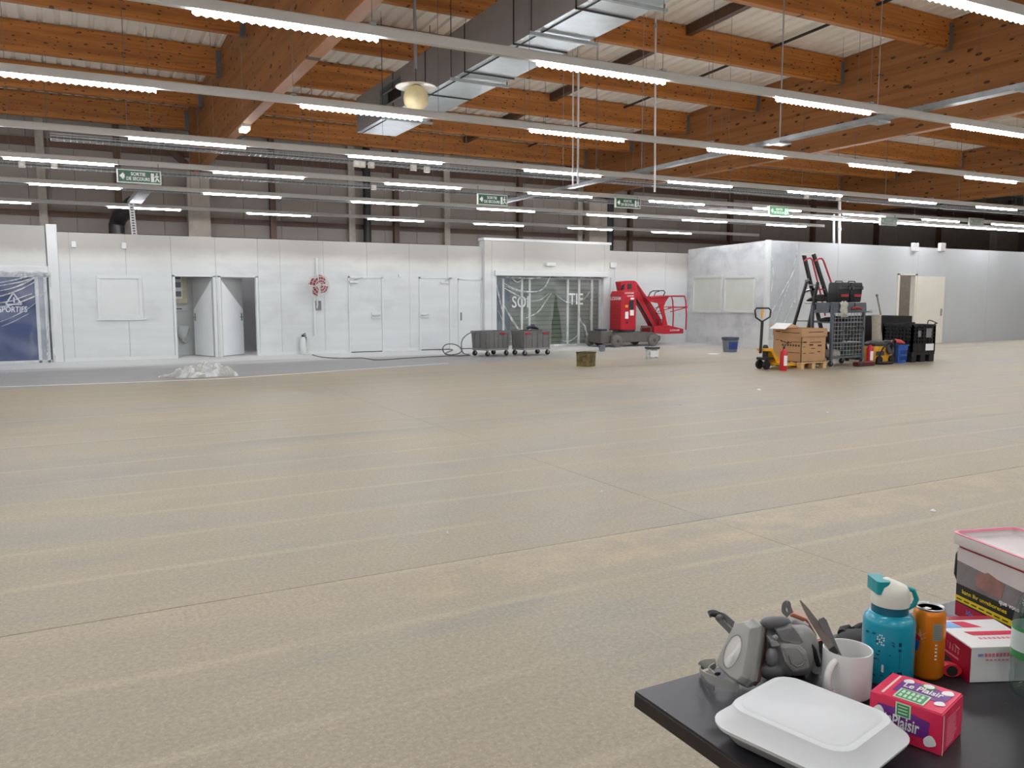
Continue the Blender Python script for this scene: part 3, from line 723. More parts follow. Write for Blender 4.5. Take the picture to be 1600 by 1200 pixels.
for i, (pa, pb, yy) in enumerate(((290, 325, 262), (918, 946, 300), (1557, 1590, 330))):
    a, b = P(pa, yy, RY - 0.3), P(pb, yy, RY - 0.3)
    MB().box(a.x, b.x, RY - 0.45, RY, 0, 5.4).build('column', 'concrete_column', wr, bevel=0.01)
for nm, bx in (('wall_left', (-14.2, -14, -9, 30)), ('wall_right', (52, 52.2, -9, 30)), ('wall_front', (-14.2, 52.2, -9.2, -9))):
    struct(MB().box(bx[0], bx[1], bx[2], bx[3], 0, 9).build(nm, 'cladding'), 'cladding wall closing the hall, ' + nm.split('_')[1] + ' side')
# ================================================================== roof: corrugated deck, glulam frames and purlins
def deck(Y): return 7.82 - 0.037 * (Y - 12.3)
mb = MB(); rows = [-9.0, 0.0, 10.0, 20.0, 30.0]; prof = []
x = -14.0
while x < 52: prof += [(x, 0), (x + 0.205, 0), (x + 0.235, 0.05), (x + 0.30, 0.05)]; x += 0.33
np_ = len(prof)
for Y in rows: mb.v += [Vector((px, Y, deck(Y) + pz)) for px, pz in prof]
for j in range(len(rows) - 1):
    for i in range(np_ - 1): a = j * np_ + i; mb.f.append((a, a + 1, a + np_ + 1, a + np_))
struct(mb.build('ceiling', 'deck_white'), 'white corrugated steel roof deck above the timber beams')
XB = [(3.54, 3.76, 5.30, 'glulam roof beam in the left half, reaching from the rear column to the ceiling'), (18.0, 18.24, 5.45, 'deep glulam roof beam on the right with purlins hung on its face'), (32.4, 32.64, 5.5, 'farthest glulam roof beam, at the right edge behind the light tracks')]
for a, b, z, lab in XB:
    mb = MB(); y0, y1 = (-8.9, 27.3)
    mb.prism([(a, y0, z), (a, y1, z), (a, y1, deck(y1) - 0.01), (a, y0, deck(y0) - 0.01)], (b - a, 0, 0))
    t = tag(mb.build('roof_beam', 'wood_beam', bevel=0.01), lab, 'beam', 'glulam main beams')
mat('hanger_grey', (104, 103, 102), 0.5, 0.3)
PYS = [9.3, 12.25, 15.2, 18.15, 21.2, 24.25, 27.15]
order = {9.3: 'nearest', 12.25: 'second', 15.2: 'third', 18.15: 'fourth', 21.2: 'fifth', 24.25: 'sixth', 27.15: 'rearmost'}
for bay, xa, xb in (('left', -10.5, 3.54), ('middle', 3.76, 18.0), ('right', 18.24, 32.4)):
    for Y in PYS:
        if bay == 'left' and Y < 15 or bay == 'right' and Y < 12: continue
        zt = deck(Y) - 0.012; zb = zt - 0.66
        o = MB().box(xa + 0.005, xb - 0.005, Y - 0.08, Y + 0.08, zb, zt).build('roof_purlin', 'wood_purlin', bevel=0.008)
        tag(o, 'knotty glulam purlin, %s row from the camera in the %s roof bay' % (order[Y], bay), 'purlin', 'roof purlins')
        for x, s in ((xa, 1), (xb, -1)):
            if x == -10.5: continue
            hb = MB()
            for yy in (Y - 0.088, Y + 0.082): hb.box(min(x, x + s * 0.12), max(x, x + s * 0.12), yy, yy + 0.006, zb - 0.01, zt - 0.08)
            hb.box(min(x, x + s * 0.12), max(x, x + s * 0.12), Y - 0.088, Y + 0.088, zb - 0.012, zb - 0.006)
            hb.build('joist_hanger', 'hanger_grey', o)
# battens between purlins under the deck
for X, w_, nm, mt in ((12.8, 0.16, 'wooden bridging batten', 'wood_dark'), (15.4, 0.05, 'thin steel tie', 'steel_dark')):
    for a, b in zip(PYS, PYS[1:]):
        m = (a + b) / 2
        o = MB().bar((X, a + 0.085, deck(a) - 0.13), (X, b - 0.085, deck(b) - 0.13), w_, 0.2 if w_ > .1 else 0.05).build('roof_batten' if w_ > .1 else 'roof_tie', mt)
        tag(o, '%s between the %s and %s purlins of the middle bay' % (nm, order[a], order[b]), 'batten' if w_ > .1 else 'tie', 'battens between purlins' if w_ > .1 else 'roof ties')

# ================================================================== LED light tracks
SL = -0.022
def track(Y0, xa, xb, lamps, label, z=4.0, ridged=False, hang=True):
    t = thing('light_track', label, 'light track', (xa, Y0 + SL * xa, z), math.atan(SL), 'suspended LED light tracks')
    Lx = (xb - xa); mb = MB()
    mb.prism([(0, -0.035, 0.0), (0, 0.035, 0.0), (0, 0.035, 0.085), (0, 0.022, 0.10), (0, -0.022, 0.10), (0, -0.035, 0.085)], (Lx, 0, 0))
    mb.build('rail', 'rail_white', t, local=True)
    proto = None
    for a, ln in lamps:
        if a < xa or a + ln > xb + 0.05: continue
        if proto is None or abs(proto[1] - ln) > 1e-6:
            mb = MB(); n = int(ln / 0.075) if ridged else 1; s = ln / n
            if ridged:
                rings = []
                for k in range(n):
                    for u, d in ((0.0, 0.6), (0.5, 1.0)):
                        xx = (k + u) * s; rings.append([(xx, -0.03, 0), (xx, -0.027, -0.045 * d), (xx, 0.027, -0.045 * d), (xx, 0.03, 0)])
                mb.loft(rings)
            else: mb.loft([[(xx, -0.03, 0), (xx, -0.024, -0.035), (xx, 0.024, -0.035), (xx, 0.03, 0)] for xx in (0, ln)])
            o = mb.build('led_lens', 'led_lens', t, local=True); proto = (o, ln)
        else: o = shared('led_lens', proto[0], t, (0, 0, 0))
        o.location = (a - xa, 0, -0.002)
    x = xa + 0.9
    wp = None
    while x < xb and hang:
        H = deck(Y0) - z - 0.12 - 0.05
        if wp is None: o = wp = MB().tube([(0, 0, 0), (0, 0, H)], 0.0035, 5).build('suspension_wire', 'cable_grey', t, local=True)
        else: o = shared('suspension_wire', wp, t, (0, 0, 0))
        o.location = (x - xa, 0, 0.09)
        cl = MB().box(-0.03, 0.03, -0.04, 0.04, 0.09, 0.12).build('clip', 'galv', t, local=True) if x == xa + 0.9 else None
        if cl: cl.location = (x - xa, 0, 0); clp = cl
        else: shared('clip', clp, t, (x - xa, 0, 0))
        x += 3.45
def seq(s, p, ln, a, b):
    k0 = math.floor((a - s) / p); return [(s + p * k, ln) for k in range(k0, k0 + 40) if a <= s + p * k and s + p * k + ln <= b]
NAMES = ['nearest the camera, crossing only the upper right corner', 'second from the camera, passing in front of the duct and globe lamp', 'third from the camera, passing under the end of the duct', 'fourth from the camera, well above the leftmost exit sign', 'fifth from the camera, just above the exit signs', 'sixth from the camera, close to the white partition', 'seventh and farthest, running low over the white partition']
TR = [(4.67, -12, 26, (6.3, 3.42, 1.72)), (7.83, -12, 30, (1.09, 3.42, 1.70)), (10.92, -12, 32, (2.79, 3.38, 1.70)), (14.27, -12, 34, (0.98, 3.48, 1.74)), (17.27, -12, 36, (-0.85, 3.52, 1.76)), (20.85, -10, 23.5, (-0.58, 3.57, 1.78)), (25.05, -8, 24.6, (1.12, 3.64, 1.83))]
for i, (Y, a, b, q) in enumerate(TR): track(Y, a, b, seq(*q, a, b), 'LED light track ' + NAMES[i], ridged=i < 3)
for i, Y in enumerate((1.5, -1.8, -5.1)): track(Y, -12, 26, seq(0.4 + 1.7 * (i % 2), 3.42, 1.72, -12, 26), 'LED light track overhead %s the camera position' % ('just ahead of', 'just behind', 'farther behind')[i])
track(18.35, 15.6, 37, [(15.75 + 1.765 * k, 1.74) for k in range(12)], 'LED light track lit without gaps above the office front', z=3.98)

# ================================================================== cable trays
def basket_tray(Y, xa, xb, z, label):
    t = thing('cable_tray', label, 'cable tray', (xa, Y + SL * xa, z), math.atan(SL), 'cable trays along the tracks'); Lx = xb - xa; mb = MB()
    for y, zz in ((-0.1, 0.0), (0, 0.0), (0.1, 0.0), (-0.1, 0.09), (0.1, 0.09), (-0.1, 0.045), (0.1, 0.045)): mb.box(0, Lx, y - 0.004, y + 0.004, zz - 0.004, zz + 0.004)
    mb.build('long_wires', 'galv', t, local=True); mb = MB()
    for k in range(int(Lx / 0.1)):
        x = k * 0.1
        mb.box(x, x + 0.006, -0.1, 0.1, -0.004, 0.004); mb.box(x, x + 0.006, -0.104, -0.096, 0, 0.09); mb.box(x, x + 0.006, 0.096, 0.104, 0, 0.09)
    mb.build('cross_wires', 'galv', t, local=True)
    mb = MB()
    for k in range(3): mb.tube([(0, -0.06 + 0.05 * k, 0.02), (Lx, -0.05 + 0.05 * k, 0.02)], 0.014, 5)
    mb.build('cable_bundle', 'cable_grey', t, local=True)
    x = 1.2; wp = None
    while x < Lx:
        H = deck(Y) - z - 0.2
        if wp is None: wp = MB().tube([(x, 0, 0.0), (x, 0, H)], 0.006, 5).build('suspension_wire', 'cable_grey', t, local=True); x0 = x
        else: shared('suspension_wire', wp, t, (x - x0, 0, 0))
        x += 3.3
    return t
basket_tray(16.4, -0.1, 36, 4.22, 'wire cable tray running between the fourth and fifth light tracks')
basket_tray(19.9, -6, 21, 4.22, 'long wire cable tray behind the leftmost exit sign')
basket_tray(22.2, -8, 23, 4.12, 'wire cable tray nearest the partition below the sixth light track')
t = thing('cable_tray', 'galvanised cable channel running away under the right glulam beam', 'cable tray', (10.75, 5, 4.2), 0, 'cable trays along the tracks')
mb = MB(); mb.box(10.67, 10.83, 5, 21.6, 4.13, 4.136); mb.box(10.67, 10.676, 5, 21.6, 4.136, 4.2); mb.box(10.824, 10.83, 5, 21.6, 4.136, 4.2); mb.build('channel', 'galv', t)
mb = MB(); mb.tube([(10.72, 5, 4.165), (10.73, 21.6, 4.165)], 0.026, 6); mb.tube([(10.77, 5, 4.16), (10.78, 21.6, 4.16)], 0.02, 6); mb.build('cable_bundle', 'cable_grey', t)
for Y in (6.2, 8.4, 10.3, 14.1, 17.2):
    MB().tube([(10.75, Y, 4.2), (10.75, Y, deck(Y) - 0.1)], 0.012 if Y == 10.3 else 0.006, 6).build('suspension_rod', 'galv', t)
    MB().box(10.62, 10.9, Y - 0.12, Y + 0.1, 4.10, 4.128).build('support_bracket', 'galv', t)
# small sockets on the trays
for px, py, Y, lab in ((34, 257, 19.70, 'left of the two white socket boxes on the tray near the leftmost exit sign'), (85, 258, 19.70, 'right of the two white socket boxes on the tray near the leftmost exit sign'), (557, 256, 16.15, 'first of three cream socket boxes on the tray under the duct end'), (566, 257, 16.15, 'second of three cream socket boxes on the tray under the duct end'),
                       (580, 258, 16.15, 'third of three cream socket boxes on the tray under the duct end'), (646, 262, 16.15, 'cream socket box on the tray right of the three grouped ones'), (667, 265, 16.15, 'white socket box at the right end of the upper tray'), (584, 293, 19.70, 'white socket box on the lower tray under the duct end'), (1260, 307, 16.15, 'yellowish socket box on the tray above the bright green exit sign'), (1310, 310, 16.15, 'white socket box where the two poles rise above the office')):
    y0_ = 19.9 if Y > 18 else 16.4
    for _ in range(4): Y = y0_ + SL * P(px, py, Y).x - 0.15
    c = P(px, py, Y); t = thing('socket_box', lab, 'socket box', (c.x, c.y, c.z - 0.06), 0, 'socket boxes on the trays')
    MB().box(c.x - 0.06, c.x + 0.06, c.y - 0.04, c.y + 0.04, c.z - 0.06, c.z + 0.06).build('case', 'door_cream', t, bevel=0.008)
    MB().lathe([(0.035, 0), (0.035, 0.006), (0.0, 0.006)], 12, (c.x, c.y - 0.04, c.z), (0, -1, 0)).build('socket_face', 'sticker_white', t)
# hanging conduits
for a, b, Y, r, lab in (((903, 112), (903, 288), 13.5, 0.022, 'white conduit pipe hanging right of the duct, longer of the pair'), ((894, 158), (895, 290), 13.8, 0.016, 'thin white conduit pipe hanging beside the longer one'), ((1022, 128), (1023, 300), 12.25, 0.018, 'white conduit pipe hanging below the middle bay'),
                        ((1303, 335), (1308, 379), 18.35, 0.035, 'left of the two white poles rising from the office roof'), ((1312, 312), (1317, 379), 18.4, 0.045, 'right of the two white poles rising from the office roof')):
    p, q = P(*a, Y), P(*b, Y)
    if Y < 15: p = Vector((p.x, p.y, deck(Y) - (0.675 if Y == 12.25 else 0.01)))
    else: q = Vector((q.x, q.y, 0.0))
    t = thing('conduit_pipe', lab, 'conduit', (q.x, q.y, q.z))
    MB().tube([p, q], r, 8).build('pipe', 'rail_white', t, smooth=50)
    for k in (0.2, 0.75): m = p.lerp(q, k); MB().tube([m - Vector((0, 0, 0.04)), m + Vector((0, 0, 0.04))], r * 1.35, 8).build('pipe_clip', 'galv', t)
p, q = P(205, 318, 22.6), P(210, 367, 22.6)
t = thing('cable_riser', 'slotted white cable riser climbing from the partition to the tray', 'cable riser', q)
MB().bar(p, q, 0.12, 0.05, (0, 1, 0)).build('channel', 'rail_white', t)
for k in range(12): m = p.lerp(q, (k + 0.5) / 12); MB().box(m.x - 0.03, m.x + 0.03, m.y - 0.034, m.y - 0.02, m.z - 0.015, m.z + 0.015).build('slot', 'dark_grey', t)
p1_, p2_, p3_, p4_ = P(235, 285, 21.3), P(208, 318, 25.5), P(186, 340, 26.6), P(182, 352, 26.6)
t = thing('ventilation_duct', 'dark bent duct dropping behind the partition at the leftmost exit sign', 'duct', (p4_.x, p4_.y, p4_.z - 0.4))
MB().bar(p1_, p2_, 0.30, 0.12).build('upper_run', 'galv', t); MB().tube([p2_, p3_, p4_, p4_ - Vector((0, 0, 0.6))], 0.22, 10).build('lower_run', 'black_pipe', t, smooth=50)

# ================================================================== air duct
DX0, DX1, DZ0, DZ1, DYE = 6.38, 7.36, 5.5, 6.3, 19.6
t = thing('air_duct', 'large rectangular galvanised air duct with bright underside crossing the ceiling', 'duct', (DX0, DYE, DZ0))
seams = [2.0, 4.4, 6.3, 8.1, 9.9, 11.7, 13.5, 15.3, 17.1, DYE]
reg = [PX(588, 166, DX0), PX(615, 128, DX0)]
ry0, ry1 = 16.55, 17.85; rz0, rz1 = DZ0 + 0.22, DZ0 + 0.62
for a, b in zip(seams, seams[1:]):
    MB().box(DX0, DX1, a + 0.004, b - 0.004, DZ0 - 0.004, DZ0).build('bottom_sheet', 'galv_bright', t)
    fl_ = MB(); fl_.box(DX0 - 0.012, DX1 + 0.012, b - 0.02, b + 0.0, DZ0 - 0.028, DZ0 - 0.004); fl_.box(DX0 - 0.012, DX0, b - 0.02, b, DZ0 - 0.028, DZ1); fl_.build('flange', 'steel_dark', t) if b < DYE else None
    mb = MB()
    for r in cuts(a + 0.004, b - 0.004, DZ0, DZ1, [(ry0, ry1, rz0, rz1)]): mb.box(DX0, DX0 + 0.004, r[0], r[1], r[2], r[3])
    mb.build('side_sheet', 'duct_side', t)
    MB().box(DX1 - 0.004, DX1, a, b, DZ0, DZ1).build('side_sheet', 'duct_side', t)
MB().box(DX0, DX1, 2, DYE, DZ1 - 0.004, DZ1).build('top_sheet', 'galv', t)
MB().box(DX0, DX1, DYE - 0.006, DYE, DZ0, DZ1).build('end_cap', 'duct_side', t)
MB().box(DX0 + 0.11, DX0 + 0.125, 2, DYE - 0.01, DZ0 - 0.02, DZ0 - 0.004).build('bottom_fold', 'steel_dark', t)
mb = MB()
for r in ((ry0 - 0.03, ry1 + 0.03, rz0 - 0.03, rz0), (ry0 - 0.03, ry1 + 0.03, rz1, rz1 + 0.03), (ry0 - 0.03, ry0, rz0, rz1), (ry1, ry1 + 0.03, rz0, rz1)): mb.box(DX0 - 0.03, DX0 + 0.16, r[0], r[1], r[2], r[3])
g = mb.build('air_register', 'galv', t)
MB().box(DX0 + 0.16, DX0 + 0.17, ry0, ry1, rz0, rz1).build('register_back', 'black_pipe', g)
MB().bar((DX0 + 0.02, ry0, rz1 - 0.12), (DX0 + 0.02, ry1, rz1 - 0.12), 0.02, 0.03).build('register_blade', 'galv', g)
for Y in (17.55, 13.9, 11.0, 9.3, 7.6):
    h = MB().box(DX0 - 0.12, DX1 + 0.12, Y - 0.03, Y + 0.03, DZ0 - 0.075, DZ0 - 0.03).build('support_channel', 'galv', t)
    for x in (DX0 - 0.08, DX1 + 0.08): MB().tube([(x, Y, DZ0 - 0.06), (x, Y, deck(Y) - 0.05)], 0.008, 6).build('threaded_rod', 'steel_dark', h)

# globe pendant
c = P(650, 152, 11.2)
t = thing('globe_lamp', 'unlit cream globe lamp under a white disc hanging before the duct', 'lamp', (c.x, c.y, c.z - 0.19))
MB().lathe([(0.05, 0.17), (0.12, 0.13), (0.165, 0.06), (0.18, -0.02), (0.165, -0.10), (0.12, -0.155), (0.06, -0.183), (0.0, -0.19)], 28, c).build('globe', mat('globe_cream', (222, 206, 160), 0.3), t, smooth=60)
MB().lathe([(0.0, 0.20), (0.08, 0.19), (0.29, 0.145), (0.29, 0.135), (0.08, 0.165), (0, 0.17)], 32, c).build('disc_shade', mat('shade_white', (225, 220, 206), 0.4), t, smooth=40)
MB().tube([c + Vector((0, 0, 0.19)), c + Vector((0, 0, 0.40))], 0.006, 6).build('chain', 'steel_dark', t)
MB().tube([c + Vector((0, 0, 0.40)), c + Vector((-0.02, 0, deck(11.2) - c.z - 0.02))], 0.025, 8).build('stem', 'mid_grey', t, smooth=50)
# lit emergency lamp on the left beam
c = Vector((3.65, PX(382, 197, 3.65).y, 5.3)); t = thing('emergency_lamp', 'small lit lamp under the left glulam beam', 'lamp', (c.x, c.y, c.z - 0.12))
MB().box(c.x - 0.1, c.x + 0.1, c.y - 0.22, c.y + 0.22, c.z - 0.05, c.z).build('base', 'rail_white', t, bevel=0.01)
MB().box(c.x - 0.085, c.x + 0.085, c.y - 0.2, c.y + 0.2, c.z - 0.12, c.z - 0.05).build('diffuser', mat_emit('warm_lamp', (255, 238, 200), 9.0), t, bevel=0.02)

# ================================================================== exit signs
mat('sign_green', (18, 84, 44), 0.4, 0, 0.05, 3); mat('sign_edge', (206, 214, 204), 0.4)
mat_emit('sign_green_lit', (110, 176, 134), 0.5); mat_emit('sign_white_lit', (235, 245, 236), 0.9)
mat('sign_pale', (134, 150, 138), 0.5); mat('sign_pale_edge', (178, 182, 174), 0.5)
def exit_sign(px, py, Y, label, mg, mw, w_=0.76, h_=0.25):
    for _ in range(4): Y = 17.27 + SL * P(px, py, Y).x - 0.10
    c = P(px, py, Y); t = thing('exit_sign', label, 'exit sign', (c.x, c.y, c.z - h_ / 2), 0, 'SORTIE DE SECOURS signs')
    MB().box(c.x - w_ / 2, c.x + w_ / 2, Y - 0.03, Y + 0.03, c.z - h_ / 2, c.z + h_ / 2).build('case', mw if 'pale' in mg else 'sign_edge', t, bevel=0.006)
    MB().box(c.x - w_ / 2 + 0.02, c.x + w_ / 2 - 0.02, Y - 0.033, Y - 0.03, c.z - h_ / 2 + 0.02, c.z + h_ / 2 - 0.02).build('face', mg, t)
    f = Y - 0.0335; x = c.x; z = c.z
    mb = MB().prism([(x - .34, f, z), (x - .27, f, z + .07), (x - .27, f, z + .035), (x - .25, f, z + .035), (x - .25, f, z - .035), (x - .27, f, z - .035), (x - .27, f, z - .07)], (0, -0.001, 0)); mb.build('arrow', mw, t)
    lettering('lettering', 'SORTIE', mw, t, (x - 0.02, f, z + 0.045), (1, 0, 0), (0, 0, 1), 0.062, 0.25, align='CENTER', bold=0.02)
    lettering('lettering', 'DE SECOURS', mw, t, (x - 0.02, f, z - 0.042), (1, 0, 0), (0, 0, 1), 0.062, 0.40, align='CENTER', bold=0.02)
    MB().box(x + 0.20, x + 0.255, f - 0.001, f, z - 0.085, z + 0.075).build('door_symbol', mw, t)
    mb = MB(); mb.lathe([(0.016, 0), (0.016, 0.001)], 10, (x + 0.305, f, z + 0.07), (0, -1, 0))
    for p, q in (((.30, .05), (.305, -.01)), ((.305, -.01), (.275, -.08)), ((.305, -.01), (.345, -.075)), ((.30, .045), (.27, .0)), ((.30, .045), (.335, .01))):
        mb.bar((x + p[0], f, z + p[1]), (x + q[0], f, z + q[1]), 0.002, 0.02, (0, 1, 0)) if False else mb.bar((x + p[0], f, z + p[1]), (x + q[0], f, z + q[1]), 0.002, 0.02)
    mb.build('running_figure', mw, t)
    for s in (-0.34, 0.34): MB().tube([(x + s, Y + 0.02, z + h_ / 2 - 0.03), (x + s, Y + 0.035, z + h_ / 2), (x + s, Y + 0.04, 4.05), (x + s, Y + 0.07, 4.06)], 0.006, 5).build('hanger', 'cable_grey', t)
for px, py, lab, mg, mw in ((217.5, 276.5, 'leftmost green SORTIE DE SECOURS exit sign, above the hatch window', 'sign_green', 'sticker_white'), (769, 312.5, 'green SORTIE DE SECOURS exit sign hanging above the glass entrance', 'sign_green', 'sticker_white'), (980.5, 317.5, 'green SORTIE DE SECOURS exit sign hanging above the red lift', 'sign_green', 'sticker_white'),
                            (1217, 330, 'bright pale green lit exit sign above the office corner', 'sign_green_lit', 'sign_white_lit'), (1388, 346, 'dim exit sign above the open office door', 'sign_pale', 'sign_pale_edge'), (1525, 347, 'dim rightmost exit sign in front of the gapless light track', 'sign_pale', 'sign_pale_edge')):
    exit_sign(px, py, 17.5, lab, mg, mw)
# ================================================================== wall fan, painted extinguisher, cables along the partition
mat('fan_red', (150, 72, 78), 0.6, 0, 0.45, 14); mat('fan_white', (214, 208, 206), 0.6)
c = Vector((5.93, WY - 0.42, 1.86))
t = thing('wall_fan', 'paint-spattered red and white fan on a wall bracket', 'fan', (5.95, WY, 1.2))
ax = Vector((0.25, -1, -0.05)).normalized(); a_ = ax.cross(Vector((0, 0, 1))).normalized(); b_ = a_.cross(ax)
mb = MB()
for r, dd in ((0.30, 0), (0.30, 0.1), (0.24, 0.15), (0.16, 0.18), (0.08, 0.19), (0.24, -0.04), (0.15, -0.06)): mb.tube([c + ax * dd + (a_ * math.cos(i * math.pi / 12) + b_ * math.sin(i * math.pi / 12)) * r for i in range(24)], 0.008, 5, closed=True)
for i in range(16):
    dr = a_ * math.cos(i * math.pi / 8) + b_ * math.sin(i * math.pi / 8); mb.tube([c - ax * 0.05 + dr * 0.1, c + dr * 0.30, c + ax * 0.1 + dr * 0.30, c + ax * 0.15 + dr * 0.24, c + ax * 0.19 + dr * 0.06], 0.004, 4)
mb.build('guard', 'fan_white', t, smooth=50)
for k in range(4):
    th = k * math.pi / 2 + 0.5; dr = a_ * math.cos(th) + b_ * math.sin(th); tn = a_ * -math.sin(th) + b_ * math.cos(th)
    MB().prism([c + ax * 0.06 + dr * 0.04 - tn * 0.03, c + ax * 0.03 + dr * 0.27 - tn * 0.12, c + ax * 0.06 + dr * 0.28 + tn * 0.05, c + ax * 0.09 + dr * 0.14 + tn * 0.15, c + ax * 0.09 + dr * 0.04 + tn * 0.03], ax * 0.006).build('blade', 'fan_red', t)
MB().lathe([(0.05, -0.15), (0.09, -0.1), (0.09, 0.05), (0.06, 0.1), (0, 0.11)], 16, c, ax).build('motor', 'fan_white', t, smooth=50)
MB().tube([c - ax * 0.1, c + Vector((0.02, 0.2, -0.3)), (6.0, WY - 0.12, 1.35), (6.0, WY - 0.04, 1.25)], 0.025, 8).build('bracket_arm', 'white_paint', t, smooth=50)
MB().box(5.92, 6.12, WY - 0.06, WY, 1.2, 1.45).build('bracket_plate', 'mid_grey', t, bevel=0.01)
def extinguisher(name, base, lab, m, h=0.52, r=0.075, label_m='sticker_white', yaw=0.6):
    t = thing(name, lab, 'fire extinguisher', base, yaw, 'fire extinguishers')
    MB().lathe([(r * 0.92, 0), (r, 0.02), (r, h * 0.74), (r * 0.8, h * 0.83), (r * 0.42, h * 0.88), (r * 0.36, h * 0.92)], 18).build('cylinder', m, t, local=True, smooth=40)
    mb = MB(); mb.lathe([(r * .3, h * .9), (r * .3, h)], 10); mb.obox((0.03, 0, h * 0.98), ((1, 0, .15), (0, 1, 0), (0, 0, 1)), (0.08, 0.012, 0.01)); mb.obox((0.03, 0, h * 1.05), ((1, 0, .35), (0, 1, 0), (0, 0, 1)), (0.07, 0.012, 0.008)); mb.build('valve_handle', 'black_plastic' if m != 'white_paint' else m, t, local=True)
    MB().tube([(0.03, 0, h * .95), (r + 0.04, 0, h * 0.9), (r + 0.035, 0, h * 0.6), (r + 0.02, 0, h * 0.3)], 0.012, 6).build('hose', 'black_rubber' if m != 'white_paint' else m, t, local=True, smooth=50)
    if label_m:
        mb = MB(); n = 10
        mb.grid(n, 1, lambda u, v: ((r + 0.002) * math.cos(-2.9 + u * 2.0), (r + 0.002) * math.sin(-2.9 + u * 2.0), h * (0.22 + 0.42 * v))); mb.build('label_band', label_m, t, local=True, smooth=60)
    return t
mat('ext_red', (190, 30, 44), 0.3, 0, 0.08, 5)
q = Z(483, 556); extinguisher('fire_extinguisher', (q.x, WY - 0.12, 0.02), 'extinguisher sprayed white standing under the wall fan', MATS['white_paint'], 0.5, 0.08, None)
def cable(name, pts, r, m, lab, cat='cable', sub=6):
    pp = [Vector(p) for p in pts]; out = []
    for i in range(len(pp) - 1):
        for k in range(sub):
            u = k / sub; p0 = pp[max(i - 1, 0)]; p1, p2 = pp[i], pp[i + 1]; p3 = pp[min(i + 2, len(pp) - 1)]
            out.append(0.5 * ((2 * p1) + (p2 - p0) * u + (2 * p0 - 5 * p1 + 4 * p2 - p3) * u * u + (3 * p1 - p0 - 3 * p2 + p3) * u ** 3))
    out.append(pp[-1]); o = MB().tube(out, r, 6).build(name, m, smooth=60)
    if lab: tag(o, lab, cat)
    return o
fz = lambda x, y, z=0.012: Vector((Z(x, y).x, Z(x, y).y, z))
cable('power_cable', [fz(488, 555), fz(505, 559), fz(535, 560.5), fz(565, 560), fz(590, 563), fz(640, 560), fz(700, 557), fz(735, 556)], 0.012, 'cable_grey', 'thin grey cable lying along the floor before the white doors')
# hose looping to the left cart
hq = Vector((Z(700, 553).x, Z(700, 553).y, 0.014)); pts = []
pts += [P(745, 519, 19.35), P(733, 521, 19.3), P(723, 530, 19.3), P(721, 541, 19.3), fz(724, 553, .02), fz(733, 555.5, .02), fz(715, 557, .02), fz(697, 555, .02)]
pts += [P(692, 545, 19.6), P(697, 538.5, 19.6), P(710, 538, 19.6), P(720, 544, 19.5), P(719, 551, 19.4), fz(706, 555.5, .02), fz(696, 553, .02), fz(707, 547.5, .02), fz(680, 547.5, .02)]
cable('paint_hose', pts, 0.014, 'cable_grey', 'grey hose looping out of the left grey cart', 'hose')

# ================================================================== grey container carts
mat('cart_grey', (112, 112, 110), 0.55, 0, 0.08, 4); mat('cart_red', (150, 42, 46), 0.5)
def cart(lab, c, rz, Lx, Ly, labels):
    t = thing('container_cart', lab, 'cart', c, rz, 'grey carts by the partition')
    hx, hy = Lx / 2, Ly / 2; z0, z1 = 0.2, 0.66
    mb = MB()
    ro = [[(-hx * k, -hy * k, z), (hx * k, -hy * k, z), (hx * k, hy * k, z), (-hx * k, hy * k, z)] for k, z in ((0.94, z0), (1.0, z1), (0.96, z1), (0.91, z0 + 0.03))]
    mb.loft(ro); mb.build('container', 'cart_grey', t, local=True)
    mb = MB()
    for s in (-1, 1): mb.box(-hx - .012, hx + .012, s * hy - .012, s * hy + .012, z1 - .05, z1); mb.box(s * hx - .012, s * hx + .012, -hy, hy, z1 - .05, z1)
    mb.build('rim', 'cart_grey', t, local=True)
    for x in (-hx * .8, -hx * .35, hx * .05, hx * .45, hx * .88): MB().obox((x * .98, -hy * .985, (z0 + z1) / 2), ((1, 0, 0), (0, 1, 0), (0, 0, 1)), (0.02, 0.014, 0.2)).build('rib', 'cart_grey', t, local=True)
    for y in (-hy * .7, 0, hy * .7): MB().obox((-hx * .985, y * .95, (z0 + z1) / 2), ((1, 0, 0), (0, 1, 0), (0, 0, 1)), (0.014, 0.02, 0.2)).build('rib', 'cart_grey', t, local=True)
    for x in labels: MB().box(x - 0.09, x + 0.09, -hy - .018, -hy - .006, z1 - 0.1, z1 - 0.045).build('red_grip', 'cart_red', t, local=True)
    mb = MB()
    for s in (-1, 1): mb.box(-hx * .97, hx * .97, s * hy * .85 - .025, s * hy * .85 + .025, 0.155, 0.2); mb.box(s * hx * .9 - .025, s * hx * .9 + .025, -hy * .9, hy * .9, 0.155, 0.2)
    mb.build('dolly_frame', 'galv', t, local=True)
    for sx in (-1, 1):
        for sy in (-1, 1):
            p = Vector((sx * hx * .84, sy * hy * .78, 0)); wv = MB().lathe([(0.02, -0.02), (0.065, -0.018), (0.07, 0), (0.065, 0.018), (0.02, 0.02)], 14, p + Vector((0, 0, 0.07)), (0.2, 1, 0)).build('caster_wheel', 'black_rubber', t, local=True, smooth=50)
            mb = MB(); mb.box(p.x - .02, p.x + .02, p.y - .035, p.y - .025, .06, .155); mb.box(p.x - .02, p.x + .02, p.y + .025, p.y + .035, .06, .155); mb.build('caster_fork', 'galv', t, local=True)
    return t
cart('grey container cart with the hose, left of the pair', (9.84, 19.32, 0), math.radians(14), 0.78, 0.66, (0.12,))
cart('grey container cart with a black tool on it, right of the pair', (10.93, 19.05, 0), math.radians(8), 0.92, 0.56, (-0.34, 0.26))
t = thing('power_tool', 'black and silver hand tool lying on the right grey cart', 'tool', (10.95, 19.05, 0.66))
